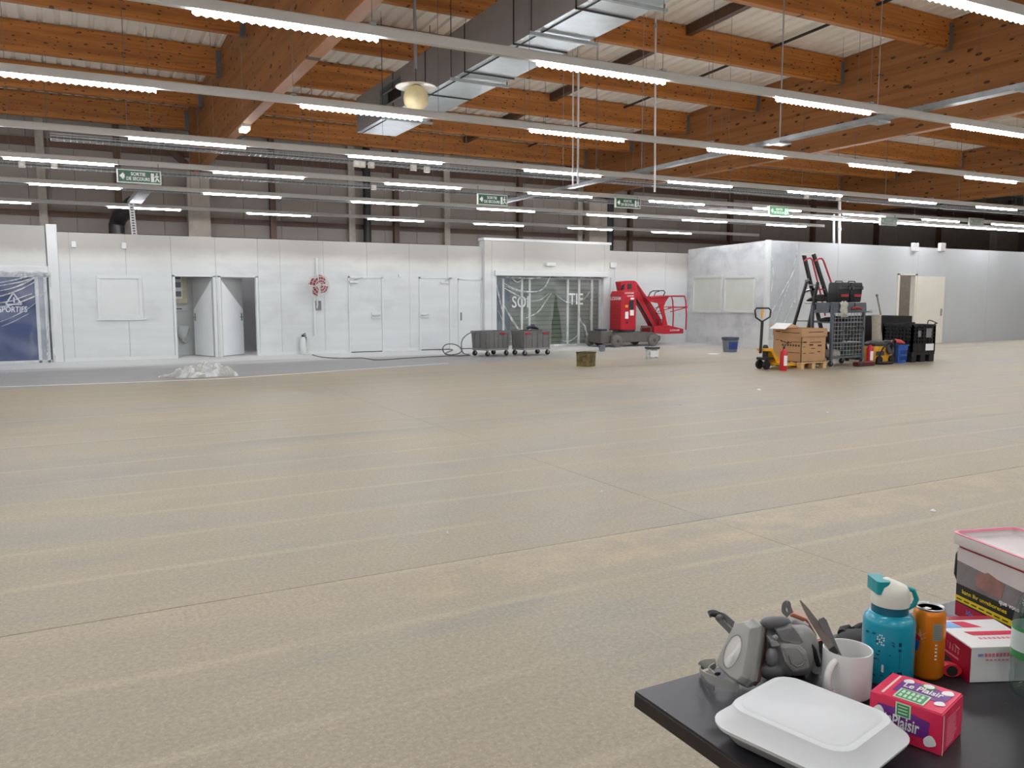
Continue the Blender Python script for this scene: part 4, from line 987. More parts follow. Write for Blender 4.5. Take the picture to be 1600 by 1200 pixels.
MB().box(10.72, 11.16, 18.86, 19.28, 0.655, 0.67).build('tool_tray', 'dark_grey', t)
MB().tube([(10.78, 19.02, 0.71), (10.88, 19.0, 0.76), (11.0, 19.0, 0.74), (11.13, 19.02, 0.70)], [0.035, 0.05, 0.045, 0.025], 8).build('tool_body', 'black_plastic', t, smooth=50)
MB().tube([(10.85, 18.98, 0.75), (10.88, 18.97, 0.83), (10.97, 18.98, 0.83), (11.02, 19.0, 0.75)], 0.02, 8).build('tool_handle', mat('tool_blue', (92, 98, 128), 0.4), t, smooth=50)

# ================================================================== crumpled plastic sheet on the floor
q0 = Z(309, 588)
mat_film('film_pile', (0.88, 0.86, 0.76), 0.8)
rn = random.Random(3); ph = [rn.uniform(0, 6) for _ in range(8)]
def pile(u, v):
    x = (u - 0.5) * 1.18; y = (v - 0.5) * 0.9
    e = max(0, 1 - (abs(2 * u - 1)) ** 2) * max(0, 1 - abs(2 * v - 1) ** 2)
    ridge = abs(math.sin(7 * x + 3 * math.sin(4 * y + ph[0]) + ph[1])) * 0.45 + abs(math.sin(9 * y + 4 * x + ph[2])) * 0.35 + 0.2 * abs(math.sin(17 * x - 11 * y + ph[3]))
    k = 0.25 + 0.75 * u
    return (q0.x + x + 0.12 * math.sin(6 * y + ph[4]) , q0.y + y * (0.4 + 0.6 * min(1, u * 2)) + 0.1 * math.sin(5 * x), 0.012 + 0.42 * k * (e ** 0.6) * ridge)
o = MB().grid(56, 40, pile).build('plastic_sheet', 'film_pile', smooth=25)
tag(o, 'crumpled heap of translucent plastic sheeting on the floor before the open doors', 'plastic sheet')

# ================================================================== paint buckets
mat('bucket_grey', (112, 118, 126), 0.5, 0, 0.15, 6); mat_spray('bucket_splat', (120, 122, 124), (215, 216, 214), patch=0.5, scale=9); mat_spray('tin_stained', (70, 62, 44), (120, 104, 60), patch=0.5, scale=7)
mat('label_blue', (46, 66, 140), 0.5); mat('bucket_dark', (70, 76, 92), 0.5)
def bucket(lab, pos, r, h, m, splash=None, square=False, lid=None):
    t = thing('paint_bucket', lab, 'bucket', pos, 0.4, 'paint buckets on the floor')
    if square:
        rr = rrect(2 * r, 2 * r, r * 0.25); ro = [[(x * k, y * k, z) for x, y in rr] for k, z in ((0.96, 0), (1, h * .95), (1.03, h), (0.97, h), (0.93, h * .4))]
        MB().loft(ro).build('tin', m, t, local=True, smooth=30)
        MB().loft([[(x * k, y * k, z) for x, y in rr] for k, z in ((1.04, h * .93), (1.06, h), (1.0, h))], caps=False).build('rim', 'dark_grey', t, local=True)
    else:
        MB().lathe([(r * .82, 0), (r * .98, h * .9), (r * 1.05, h * .92), (r * 1.05, h), (r * .97, h), (r * .8, h * .3), (0, h * .3)], 20).build('pail', m, t, local=True, smooth=40)
        MB().lathe([(r * .99, h * .82), (r * 1.06, h * .84), (r * 1.06, h * 1.0), (r * .99, h * .99)], 20, caps=False).build('rim', lid or m, t, local=True, smooth=40)
    if splash: MB().grid(8, 1, lambda u, v: (r * (.85 + .12 * (0.2 + .6 * v)) * 1.02 * math.cos(-2.9 + u * 1.5), r * (.85 + .12 * (.2 + .6 * v)) * 1.02 * math.sin(-2.9 + u * 1.5), h * (.2 + .5 * v))).build('label_patch', splash, t, local=True, smooth=60)
    MB().tube([(r * 1.04 * math.cos(a), 0.02 + r * .25 * math.sin(a), h * .86 - r * .9 * math.sin(a) * .5) for a in [i * math.pi / 10 for i in range(11)]], 0.006, 5).build('bail_handle', 'steel_dark', t, local=True)
def fq(x, y): q = Z(x, y); return (q.x, q.y, 0.001)
bucket('square stained paint tin with yellow drips on the open floor', fq(915.5, 572), 0.17, 0.32, 'tin_stained', square=True)
bucket('grey paint bucket splattered white in front of the red lift', fq(1019, 561), 0.18, 0.31, 'bucket_splat', 'sticker_white', lid='dark_grey')
bucket('grey bucket with a blue and white label beside the office side wall', fq(1140.5, 550), 0.23, 0.42, 'bucket_grey', 'label_blue', lid='bucket_dark')
bucket('small blue-grey pail by the rear wheel of the lift', fq(940.5, 549), 0.095, 0.18, 'bucket_grey')
q = Z(1115, 554); o = MB().loft([[(q.x + x * k, q.y + y * k, z) for x, y in rrect(.32, .22, .08)] for k, z in ((1, .002), (1.05, .02), (.8, .03))]).build('floor_cloth', 'sticker_white', smooth=40); tag(o, 'flat white rag on the floor left of the labelled bucket', 'rag')

# ================================================================== red mast lift
mat('lift_red', (178, 22, 40), 0.32, 0, 0.10, 3, coat=0.2); mat('lift_dark_red', (120, 18, 30), 0.4); mat('chassis_grey', (92, 88, 84), 0.6, 0, 0.1, 5); mat('tyre', (104, 102, 98), 0.8, 0, 0.15, 14); mat('yellow_label', (226, 150, 30), 0.5)
t = thing('mast_lift', 'red electric mast boom lift parked by the right part of the partition', 'boom lift', (15.6, 21.2, 0))
W = lambda px, py, Y: P(px, py, Y)
mb = MB(); mb.prism([(14.85, 20.86, .14), (16.75, 20.86, .14), (16.8, 20.86, .3), (16.45, 20.86, .44), (15.2, 20.86, .44), (14.85, 20.86, .36)], (0, .84, 0)); mb.build('chassis', 'chassis_grey', t, bevel=0.02)
MB().box(14.52, 14.95, 20.95, 21.65, .12, .5).build('rear_block', 'chassis_grey', t, bevel=0.03)
MB().box(14.62, 14.85, 21.1, 21.5, .5, .56).build('rear_cap', 'dark_grey', t, bevel=0.01)
for x, y in ((15.0, 20.80), (16.42, 20.80), (15.0, 21.76), (16.42, 21.76), ):
    wv = MB().lathe([(0.07, -.075), (.15, -.075), (.185, -.05), (.19, 0), (.185, .05), (.15, .075), (.07, .075)], 24, (x, y, .19), (0, 1, 0)).build('wheel', 'tyre', t, smooth=40)
    s = -1 if y < 21 else 1; MB().lathe([(.0, .0), (.04, 0), (.10, -.02), (.12, -.01)], 18, (x, y + s * .08, .19), (0, s, 0)).build('hub', 'dark_grey', wv, smooth=40)
wv = MB().lathe([(0.07, -.07), (.15, -.07), (.185, 0), (.15, .07), (.07, .07)], 20, (14.62, 21.72, .185), (0, 1, 0)).build('wheel', 'tyre', t, smooth=40)
MB().tube([(16.05, 20.95, .44), (16.05, 20.95, .56), (16.1, 20.95, .6), (16.4, 20.95, .6), (16.45, 20.95, .56), (16.45, 20.95, .44)], .022, 8).build('chassis_handle', 'chassis_grey', t, smooth=50)
MB().lathe([(.36, .44), (.36, .54)], 24, (15.65, 21.32, 0)).build('turntable', 'dark_grey', t)
cy0 = 20.92; cx0 = P(971.5, 490, cy0).x; cx1 = P(994, 490, cy0).x; cy1 = PX(951, 490, cx0).y
mb = MB()
pr_ = [(cx0, cy0 + .07), (cx0 + .06, cy0), (cx1, cy0), (cx1, cy1), (cx0 + .08, cy1), (cx0, cy1 - .08)]
mb.loft([[(x + (.06 if z > 1.7 and x < 15.5 else 0), y, z) for x, y in pr_] for z in (.52, 1.62, 1.75)]); mb.build('cabinet', 'lift_red', t, bevel=0.02)
MB().box(cx0 + .02, cx0 + .3, cy0 + .15, cy1, .505, .53).build('cabinet_base', 'dark_grey', t)
lettering('brand_lettering', 'LOXAM', 'sticker_white', t, (cx0 - .001, cy1 - .1, 1.46), (0, -1, 0), (0, 0, 1), .11, .55, bold=.02)
lettering('brand_lettering', 'LOXAM', 'sticker_white', t, (cx0 + .12, cy0 - .001, 1.66), (1, 0, 0), (0, 0, 1), .05, .33, bold=.02)
lettering('brand_lettering', 'LOXAM', 'sticker_white', t, (cx0 + .2, cy0 - .001, 1.57), (1, 0, 0), (0, 0, 1), .05, .25, bold=.02)
for a, b, z0, z1, m, nm in ((.13, .23, 1.23, 1.31, 'yellow_label', 'warning_label'), (.13, .25, .88, 1.1, 'sticker_white', 'notice_label'), (.32, .46, .98, 1.15, 'sticker_white', 'notice_label'), (.28, .45, 1.16, 1.45, 'black_plastic', 'control_panel'), (.33, .46, 1.48, 1.54, 'sticker_white', 'notice_label')):
    MB().box(cx0 + a, cx0 + b, cy0 - .012, cy0 + .002, z0, z1).build(nm, m, t)
MB().lathe([(.025, 0), (.03, .03), (0, .035)], 10, (cx0 + .2, cy0, .76), (0, -1, 0)).build('socket', 'black_plastic', t)
for k in range(7): MB().box(cx0 - .006, cx0 + .002, cy0 + .12, cy1 - .12, 0.68 + .1 * k, .69 + .1 * k).build('vent_line', 'lift_dark_red', t)
BYY = 21.18
def pxprism(pts, Y, dy): return MB().prism([W(x, y, Y) for x, y in pts], (0, dy, 0))
pxprism([(969, 440), (979, 438.5), (992, 438.5), (995, 441), (995, 456), (985, 458), (972, 455)], BYY - .1, .28).build('mast_head', 'lift_red', t, bevel=0.015)
pxprism([(972, 446), (976, 443), (975, 452), (971, 453)], BYY - .115, .02).build('mast_slot', 'black_plastic', t)
pxprism([(981, 444), (987, 443), (987, 451), (981, 452)], BYY - .115, .02).build('mast_slot', 'black_plastic', t)
pxprism([(990, 439), (995, 440.5), (1014, 468), (1034, 500), (1036, 519), (1022, 519), (1005, 487), (992, 466)], BYY, .16).build('boom', 'lift_red', t, bevel=0.012)
pxprism([(995, 446), (997, 446), (1030, 503), (1028, 510), (1024, 506)], BYY - .012, .02).build('boom_channel', 'lift_dark_red', t)
MB().tube([W(994, 467, BYY - .05), W(1023, 516, BYY - .05)], .03, 8).build('lift_cylinder', 'black_plastic', t, smooth=50)
MB().tube([W(997, 470, BYY + .1), W(1020, 509, BYY + .1)], .04, 8).build('tie_rod', 'lift_dark_red', t, smooth=50)
pxprism([(1022, 510), (1044, 508), (1068, 514), (1068, 521), (1040, 522), (1022, 521)], BYY - .25, .7).build('basket_floor', 'lift_red', t, bevel=0.01)
lettering('brand_lettering', 'LOXAM', 'sticker_white', t, W(1047, 517.5, BYY - .252), (1, 0, 0), (0, 0, 1), .06, .38, bold=.02)
pxprism([(1008, 464), (1046, 463), (1040, 472), (1037, 480), (1043, 508), (1040, 518), (1035, 518), (1036, 495), (1029, 474), (1014, 471)], BYY - .2, .04).build('basket_bracket', 'lift_red', t)
for yy in (BYY - .24, BYY + .42):
    mb = MB(); mb.tube([W(1009, 465, BYY), W(1045, 462.5, BYY), W(1062, 462.5, BYY), W(1064, 470, BYY), W(1065, 492, BYY), W(1064, 515, BYY)], .022, 8)
    mb.tube([W(1037, 481, BYY), W(1066, 479, BYY)], .016, 6); mb.tube([W(1040, 487, BYY), W(1067, 480, BYY)], .016, 6)
    mb.v = [v + Vector((0, yy - BYY, 0)) for v in mb.v]; mb.build('basket_rail', 'lift_red', t, smooth=50)
for x, y in ((1062, 463), (1065, 480), (1010, 465)): p = W(x, y, BYY); MB().tube([p + Vector((0, -.24, 0)), p + Vector((0, .42, 0))], .02, 8).build('cross_rail', 'lift_red', t, smooth=50)
mb = MB(); mb.tube([W(1013, 464, BYY), W(1016, 457, BYY), W(1020, 454.5, BYY), W(1037, 454, BYY), W(1039, 457, BYY), W(1036, 463, BYY)], .018, 6); mb.tube([W(1022, 463, BYY), W(1024, 457, BYY), W(1030, 455, BYY)], .014, 6); mb.build('control_guard', 'black_plastic', t, smooth=50)
mb = MB(); mb.tube([W(1022, 490, BYY + .1), W(1031, 474, BYY)], .012, 6); mb.tube([W(1024, 489.5, BYY), W(1037, 490, BYY), W(1037, 499, BYY), W(1028, 500, BYY)], .012, 6); mb.build('hydraulic_hose', 'black_rubber', t, smooth=50)

# ================================================================== pallet jack, pallet and carton
mat('jack_yellow', (226, 166, 30), 0.4, 0, 0.08, 4); mat('pallet_wood', (206, 172, 122), 0.7, 0, 0.15, 12); mat('carton', (178, 140, 100), 0.75, 0, 0.06, 5); mat('carton_print', (58, 40, 36), 0.7); mat('carton_dark', (150, 112, 80), 0.75)
JY_ = 12.78; JX_ = 0.26
t = thing('pallet_jack', 'yellow pallet jack with a tall black handle under the carton pallet', 'pallet jack', (13.1, JY_, 0))
for y in (JY_ - .1, JY_ + .1):
    MB().lathe([(.03, -.03), (.09, -.03), (.1, -.015), (.1, .015), (.09, .03), (.03, .03)], 20, (12.80 + JX_, y, .1), (0, 1, 0)).build('steer_wheel', 'black_rubber', t, smooth=40)
MB().box(12.74 + JX_, 12.98 + JX_, JY_ - .14, JY_ + .14, .2, .26).build('hydraulic_base', 'black_plastic', t, bevel=0.01)
MB().lathe([(.06, .24), (.06, .48), (.04, .52)], 14, (12.86 + JX_, JY_, 0)).build('pump', 'black_plastic', t, smooth=40)
MB().tube([W(1188, 552, JY_), W(1191, 503, JY_)], .03, 10).build('handle_shaft', 'black_plastic', t, smooth=50)
lp = [W(x, y, JY_) for x, y in ((1191, 503), (1181, 496), (1179.5, 485), (1182, 481.5), (1201, 481.5), (1204.5, 485), (1203, 495), (1192, 502))]
MB().tube(lp, .018, 8).build('handle_loop', 'black_plastic', t, smooth=50)
MB().bar(W(1191.5, 484, JY_), W(1191, 496, JY_), .035, .03).build('release_lever', 'jack_yellow', t)
mb = MB(); a = W(1194, 545, JY_ - .12); b = W(1207, 545, JY_ - .12)
mb.prism([W(1195, 545, JY_ - .12), W(1207, 544, JY_ - .12), W(1221, 568, JY_ - .12), W(1216, 571, JY_ - .12), W(1205, 549, JY_ - .12), W(1196, 549, JY_ - .12)], (0, .24, 0)); mb.build('frame', 'jack_yellow', t, bevel=0.006)
for y in (JY_ - .18, JY_ + .18): MB().box(13.4, 14.5, y - .075, y + .075, .06, .105).build('fork', 'jack_yellow', t, bevel=0.006)
MB().box(13.2, 13.45, JY_ - .26, JY_ + .26, .1, .15).build('fork_heel', 'jack_yellow', t, bevel=0.006)
# pallet
PX0, PX1, PY0, PY1 = 13.74, 14.54, 12.36, 13.2
t = thing('wooden_pallet', 'pale wooden pallet carrying the carton', 'pallet', ((PX0 + PX1) / 2, (PY0 + PY1) / 2, 0))
for k in range(5):
    y = PY0 + .05 + k * (PY1 - PY0 - .1) / 4; MB().box(PX0, PX1, y - .06 + .005, y + .055, .122, .144).build('top_board', 'pallet_wood', t)
for x in (PX0 + .06, (PX0 + PX1) / 2, PX1 - .06):
    MB().box(x - .05, x + .05, PY0, PY1, .10, .121).build('stringer_board', 'pallet_wood', t); 
    MB().box(x - .05, x + .05, PY0, PY1, 0, .02).build('bottom_board', 'pallet_wood', t)
    for y in (PY0 + .06, (PY0 + PY1) / 2, PY1 - .06): MB().box(x - .05, x + .05, y - .055, y + .055, .021, .099).build('block', 'pallet_wood', t)
t = thing('carton', 'large printed brown carton open at the top on the wooden pallet', 'carton', ((PX0 + PX1) / 2, (PY0 + PY1) / 2, .146))
z0, z1 = .146, .86; bx0, bx1, by0, by1 = PX0 + .02, PX1 - .03, PY0 + .02, PY1 - .03
mb = MB()
for r in ((bx0, bx1, by0, by0 + .012), (bx0, bx1, by1 - .012, by1), (bx0, bx0 + .012, by0, by1), (bx1 - .012, bx1, by0, by1)): mb.box(*r, z0, z1)
mb.box(bx0, bx1, by0, by1, z0, z0 + .01); mb.build('carton_body', 'carton', t)
mb = MB()
for r in ((bx0 - .015, bx1 + .015, by0 - .015, by0), (bx0 - .015, bx1 + .015, by1, by1 + .015), (bx0 - .015, bx0, by0, by1), (bx1, bx1 + .015, by0, by1)): mb.box(*r, z1 - .17, z1 + .004)
mb.build('top_band', 'carton', t)
MB().obox((bx0 - .06, by1 - .25, z1 + .05), ((.6, 0, .35), (0, 1, 0), (-.35, 0, .6)), (.12, .22, .004)).build('flap', 'sticker_white', t)
MB().obox(((bx0 + bx1) / 2, by1 + .06, z1 + .03), ((1, 0, 0), (0, .8, .3), (0, -.3, .8)), (.38, .1, .004)).build('flap', 'carton', t)
xm = bx0 - .0155
for k in range(7): MB().lathe([(.024, 0), (.024, .002)], 10, (bx0 - .001, by1 - .27 - .075 * k, .5), (-1, 0, 0)).build('print_mark', 'carton_print', t)
mb = MB()
for y0, y1, z, h in ((.06, .2, .78, .02), (.26, .75, .765, .014), (.5, .82, .57, .012), (.4, .75, .34, .012), (.06, .16, .6, .014)): mb.box(xm if z > .7 else bx0 - .002, (xm if z > .7 else bx0 - .002) + .003, by1 - y1, by1 - y0, z, z + h)
mb.build('print_lines', 'carton_print', t); mb = MB()
for x0, x1, z, h in ((.2, .65, .78, .016), (.05, .16, .56, .03), (.25, .6, .56, .014), (.05, .12, .47, .012), (.24, .36, .5, .03), (.5, .62, .48, .03), (.3, .42, .43, .014), (.05, .14, .33, .014), (.24, .4, .33, .012), (.5, .58, .35, .02)): mb.box(bx0 + x0, bx0 + x1, (by0 - .0165) if z > .7 else by0 - .0015, (by0 - .014) if z > .7 else by0 + .001, z, z + h)
mb.build('print_lines', 'carton_print', t)
mb = MB()
for p, q in (((.2, .60), (.33, .56)), ((.26, .58), (.46, .535)), ((.2, .60), (.24, .56)), ((.40, .575), (.52, .55)), ((.38, .52), (.44, .57))): mb.bar((bx0 - .002, by1 - p[0], p[1]), (bx0 - .002, by1 - q[0], q[1]), .003, .016)
mb.build('print_emblem', 'carton_print', t)
q = Z(1225, 579.5); extinguisher('fire_extinguisher', (q.x + .03, q.y + .05, 0), 'red extinguisher standing in front of the carton pallet', MATS['ext_red'], .50, .075)
q = Z(1361, 570.5); extinguisher('fire_extinguisher', (q.x, q.y + .05, 0), 'red extinguisher standing beside the yellow vacuum', MATS['ext_red'], .50, .075)
q = PX(1466, 540, 18.55); extinguisher('fire_extinguisher', (18.5, 12.75, .42), 'red extinguisher hooked at the right side of the crate with feet', MATS['ext_red'], .42, .06)
cable('extinguisher_hose', [(18.5, 12.75, .86), (18.5, 12.72, .98), P(1464, 505, 12.6), P(1461, 505.5, 12.55), P(1459, 509, 12.5)], .012, 'black_rubber', 'thin black hose curling above the crate with feet', 'hose')

# ================================================================== step ladder
mat('ladder_black', (32, 33, 35), 0.45); mat('ladder_red', (190, 54, 70), 0.4); mat('alu', (176, 178, 180), 0.35, 0.8, 0.08, 6)
YA, YB = 13.95, 13.5
t = thing('platform_ladder', 'black platform step ladder with red handrails behind the carton', 'ladder', (14.9, 13.7, 0))
def gnd(p, q):  # extend p-q to the floor
    k = p.z / (p.z - q.z); return p + (q - p) * k
for (a, b, Y) in (((1256, 398), (1282, 509), YA), ((1271, 397), (1310, 520), YB)):
    p, q = W(*a, Y), W(*b, Y); MB().bar(p, gnd(p, q), .075, .06, (0, 1, 0)).build('front_stile', 'ladder_black', t)
for (a, b, Y) in (((1261, 439), (1240, 510), YA), ((1278, 441), (1263.5, 509), YB)):
    p, q = W(*a, Y), W(*b, Y); MB().bar(p, gnd(p, q), .06, .045, (0, 1, 0)).build('rear_leg', 'ladder_black', t)
MB().bar(W(1255, 397, YA), W(1272.5, 397, YB), .09, .06).build('top_cap', 'sticker_white', t)
for f in (.28, .52, .76, .9):
    p, q = W(1256, 398, YA), W(1282, 509, YA); g1 = gnd(p, q); p2, q2 = W(1271, 397, YB), W(1310, 520, YB); g2 = gnd(p2, q2)
    MB().bar(p.lerp(g1, f), p2.lerp(g2, f), .10, .03, (0, 0, 1)).build('tread', 'alu', t)
for pts, Y in ((((1256, 408), (1262, 404), (1266, 403), (1269, 406), (1277, 438), (1283, 462), (1289.5, 493)), YA - .05), (((1273, 408), (1280, 404), (1284, 404), (1287, 408), (1300, 445), (1306, 462)), YB - .05)):
    MB().tube([W(x, y, Y) for x, y in pts], .02, 8).build('handrail', 'ladder_red', t, smooth=50)
MB().bar(W(1273, 452, YA - .05), W(1289, 452, YB - .05), .03, .03).build('handrail_cross', 'ladder_red', t)
for a, b, Y in (((1259, 439), (1266, 435), YA), ((1257, 456), (1272, 451), YA)): MB().bar(W(*a, Y), W(*b, Y), .05, .06, (0, 1, 0)).build('hinge_plate', 'alu', t)
MB().bar(W(1262, 474, YA - .1), W(1297, 474, YB - .1), .5, .03).build('platform', 'alu', t)
MB().bar(W(1246, 501, YA - .1), W(1297, 502, YB - .1), .4, .03).build('lower_shelf', 'alu', t)
t = thing('fabric_bag', 'slumped black bag on the ladder platform', 'bag', W(1282, 473, 13.55))
cb = W(1282, 471, 13.6)
MB().loft([[(cb.x + k * .42 * math.cos(a) * (1 + .1 * math.sin(3 * a)), cb.y + k * .16 * math.sin(a), cb.z + z + .02 * math.sin(4 * a) * (z > 0)) for a in [2 * math.pi * i / 18 for i in range(18)]] for k, z in ((.9, 0), (1, .04), (.85, .08), (.5, .13), (.15, .15))]).build('bag_body', 'black_rubber', t, smooth=60)

# ================================================================== grey mesh trolley and what it carries
mat('trolley_grey', (98, 104, 110), 0.45, 0.3, 0.08, 5)
TX0, TX1, TY0, TY1 = 14.82, 15.84, 12.5, 13.05
t = thing('mesh_trolley', 'grey steel shelf trolley with wire mesh side on castors', 'trolley', ((TX0 + TX1) / 2, 12.8, 0))
for x in (TX0, TX1):
    for y in (TY0, TY1): MB().box(x - .03, x + .03, y - .03, y + .03, .14, 1.36 if x == TX0 else 1.22).build('post', 'trolley_grey', t)
for z, th in ((.2, .04), (.52, .03), (.98, .03)): MB().box(TX0, TX1, TY0, TY1, z - th / 2, z + th / 2).build('shelf', 'trolley_grey', t)
MB().prism([(TX0 - .02, TY0 - .04, 1.20), (TX1 + .05, TY0 - .04, 1.20), (TX1 + .32, TY0 - .04, 1.26), (TX1 + .05, TY0 - .04, 1.22), (TX1 + .02, TY0 - .04, 1.42), (TX0 - .02, TY0 - .04, 1.40)], (0, .03, 0)).build('tray_front', 'trolley_grey', t)
MB().box(TX0 - .02, TX1 + .3, TY0, TY1, 1.19, 1.21).build('top_tray', 'trolley_grey', t)
mb = MB()
for k in range(9): x = TX0 + .1 + k * (TX1 - TX0 - .2) / 8; mb.box(x - .004, x + .004, TY0 - .004, TY0 + .004, .22, 1.2)
for k in range(11): z = .26 + k * .09; mb.box(TX0 + .03, TX1 - .03, TY0 - .011, TY0 - .003, z - .005, z + .005)
mb.build('wire_mesh', 'galv', t)
for x in (TX0, TX1):
    for y in (TY0, TY1):
        MB().lathe([(.02, -.02), (.06, -.018), (.065, 0), (.06, .018), (.02, .02)], 14, (x, y, .065), (.4, 1, 0)).build('castor', 'black_rubber', t, smooth=50)
        MB().bar((x, y, .06), (x + .03, y, .15), .06, .03).build('castor_fork', 'galv', t)
def case(lab, x0, x1, z0, z1, tilt):
    t = thing('tool_case', lab, 'tool case', ((x0 + x1) / 2, 12.75, z0), 0, 'black cases on the trolley')
    mb = MB(); rr = rrect(x1 - x0, .30, .05); mb.loft([[((x0 + x1) / 2 + x * k + tilt * (z - z0), 12.75 + y * k, z) for x, y in rr] for k, z in ((.86, z0), (.94, z0 + .03), (1, z0 + (z1 - z0) * .55), (1.0, z1 - .05), (.93, z1))]); mb.build('case_body', 'black_plastic', t, smooth=35)
    MB().box((x0 + x1) / 2 - .12 + tilt * .2, (x0 + x1) / 2 + .12 + tilt * .2, 12.58, 12.6, z0 + .12, z0 + .18).build('red_badge', 'cart_red', t)
    MB().box(x0 + .05 + tilt * .25, x1 - .05 + tilt * .25, 12.585, 12.6, z1 - .14, z1 - .11).build('seam_band', 'dark_grey', t)
    for s in (-.15, .15): MB().box((x0 + x1) / 2 + s - .03, (x0 + x1) / 2 + s + .03, 12.57, 12.6, z1 - .16, z1 - .08).build('latch', 'dark_grey', t, bevel=.004)
    MB().tube([((x0 + x1) / 2 - .12, 12.75, z1 - .01), ((x0 + x1) / 2 - .1, 12.75, z1 + .03), ((x0 + x1) / 2 + .1, 12.75, z1 + .03), ((x0 + x1) / 2 + .12, 12.75, z1 - .01)], .014, 6).build('carry_handle', 'black_plastic', t, smooth=50)
zc = 1.425
MB().box(TX0, TX1 - .2, 12.6, 12.95, 1.2, 1.42).build('drawer_block', 'trolley_grey', MATS and t)
case('left of the two black tool cases on top of the trolley', P(1300, 460, 12.75).x, P(1320, 460, 12.75).x, zc, zc + .44, .05)
case('right of the two black tool cases on top of the trolley', P(1320, 460, 12.75).x + .02, P(1339, 460, 12.75).x, zc, zc + .44, .05)
t = thing('work_glove', 'pale crumpled work gloves hanging on the trolley top', 'gloves', (15.05, 12.45, 1.2))
MB().loft([[(15.08 + k * .13 * math.cos(a) + .05 * (z - 1.2), 12.42 + k * .04 * math.sin(a), z + .02 * math.sin(3 * a)) for a in [2 * math.pi * i / 12 for i in range(12)]] for k, z in ((.5, 1.16), (1.0, 1.24), (.8, 1.33), (1.0, 1.40), (.4, 1.44))]).build('glove_body', mat('glove_pale', (176, 172, 160), 0.8, 0, .2, 20), t, smooth=50)
for k in range(4): MB().tube([(15.0 + .05 * k, 12.41, 1.18), (14.99 + .06 * k, 12.40, 1.10)], .018, 6).build('finger', 'glove_pale', t, smooth=50)
t = thing('hand_tool', 'red-handled tool lying in the trolley top tray', 'tool', (15.55, 12.45, 1.26))
MB().tube([(15.36, 12.44, 1.28), (15.5, 12.43, 1.31), (15.7, 12.44, 1.28)], [.02, .035, .02], 8).build('handle', 'cart_red', t, smooth=50); MB().tube([(15.48, 12.44, 1.3), (15.47, 12.45, 1.42)], .01, 6).build('stem', 'steel_dark', t)
# things on the trolley shelves
for lab, x, z, wx, hz, m, nm in (('dark bundle of cloths on the upper trolley shelf', 15.12, .997, .5, .09, 'black_rubber', 'cloth_bundle'), ('grey tool box on the upper trolley shelf', 15.6, .997, .3, .08, 'dark_grey', 'tool_box'), ('large dark cloth heap on the middle trolley shelf', 15.1, .537, .5, .22, 'black_rubber', 'cloth_bundle'),
                                 ('folded pale sheets on the bottom trolley shelf', 15.1, .222, .44, .14, 'glove_pale', 'folded_sheets'), ('green folded cloths on the bottom trolley shelf', 15.6, .222, .4, .13, mat('cloth_green', (44, 74, 62), .8, 0, .2, 9), 'cloth_bundle')):
    mb = MB(); rr = rrect(wx, .36, .08)
    mb.loft([[(x + a * k + .02 * math.sin(9 * b + z * 30), 12.78 + b * k, z + h + .012 * math.sin(17 * a + 9 * b) * (h > 0)) for a, b in rr] for k, h in ((.95, 0), (1, hz * .3), (.9, hz * .7), (.5, hz))]); o = mb.build(nm, m, smooth=45); tag(o, lab, 'tool box' if nm == 'tool_box' else 'cloth')
cable('power_cable', [(14.75, 12.9, .7), (15.1, 12.45, .78), (15.5, 12.42, .88), (15.75, 12.42, .86), (15.7, 12.42, .76), (15.4, 12.42, .72), (15.3, 12.5, .55)], .012, 'cable_black', 'black cable looped over the mesh of the trolley')
t = thing('tool_case', 'dark red tool case lying under the trolley front', 'tool', (15.75, 12.3, 0)); MB().box(15.4, 15.95, 12.22, 12.38, .0, .10).build('tool_body', mat('dark_red', (92, 30, 34), .5), t, bevel=.02); MB().box(15.42, 15.5, 12.2, 12.4, .02, .08).build('end_cap', 'dark_grey', t)

# ================================================================== black crates, broom, vacuum, basket
CX0, CX1 = P(1350, 500, 13.5).x, P(1425, 500, 13.5).x
t = thing('pallet_box', 'long plain black crate behind the broom and vacuum', 'crate', ((CX0 + CX1) / 2, 13.7, 0), 0, 'black crates')
ztop = P(1390, 494, 13.5).z
MB().box(CX0, CX1, 13.5, 13.54, .12, ztop).build('front_panel', 'black_plastic', t); MB().box(CX0, CX0 + .04, 13.54, 14.4, .12, ztop).build('side_panel', 'black_plastic', t); MB().box(CX1 - .04, CX1, 13.54, 14.4, .12, ztop).build('side_panel', 'black_plastic', t); MB().box(CX0, CX1, 14.36, 14.4, .12, ztop).build('back_panel', 'black_plastic', t); MB().box(CX0, CX1, 13.5, 14.4, .1, .14).build('floor_panel', 'black_plastic', t)
for x in (CX0 + .15, (CX0 + CX1) / 2, CX1 - .15): MB().box(x - .1, x + .1, 13.52, 14.38, 0, .1).build('foot', 'black_plastic', t)
for k in range(4):
    for z in (.35, .75): x = CX0 + .5 + k * .42; MB().box(x - .18, x + .18, 13.488, 13.5, z - .16, z + .16).build('panel_relief', 'black_plastic', t, bevel=.005)
MB().box(CX1 - .95, CX1 - .82, 13.484, 13.489, ztop - .33, ztop - .31).build('small_label', 'sticker_white', t)
KX0, KX1, KY = 17.52, 18.38, 12.45
t = thing('pallet_box', 'black slotted crate on three feet with a white label near the cream door', 'crate', ((KX0 + KX1) / 2, KY + .4, 0), 0, 'black crates')
zt = P(1440, 507, KY).z
for x in (KX0 + .1, (KX0 + KX1) / 2, KX1 - .1): MB().box(x - .09, x + .09, KY, KY + .78, 0, .17).build('foot', 'black_plastic', t, bevel=.01)
MB().box(KX0, KX1, KY, KY + .8, .17, .24).build('floor_panel', 'black_plastic', t)
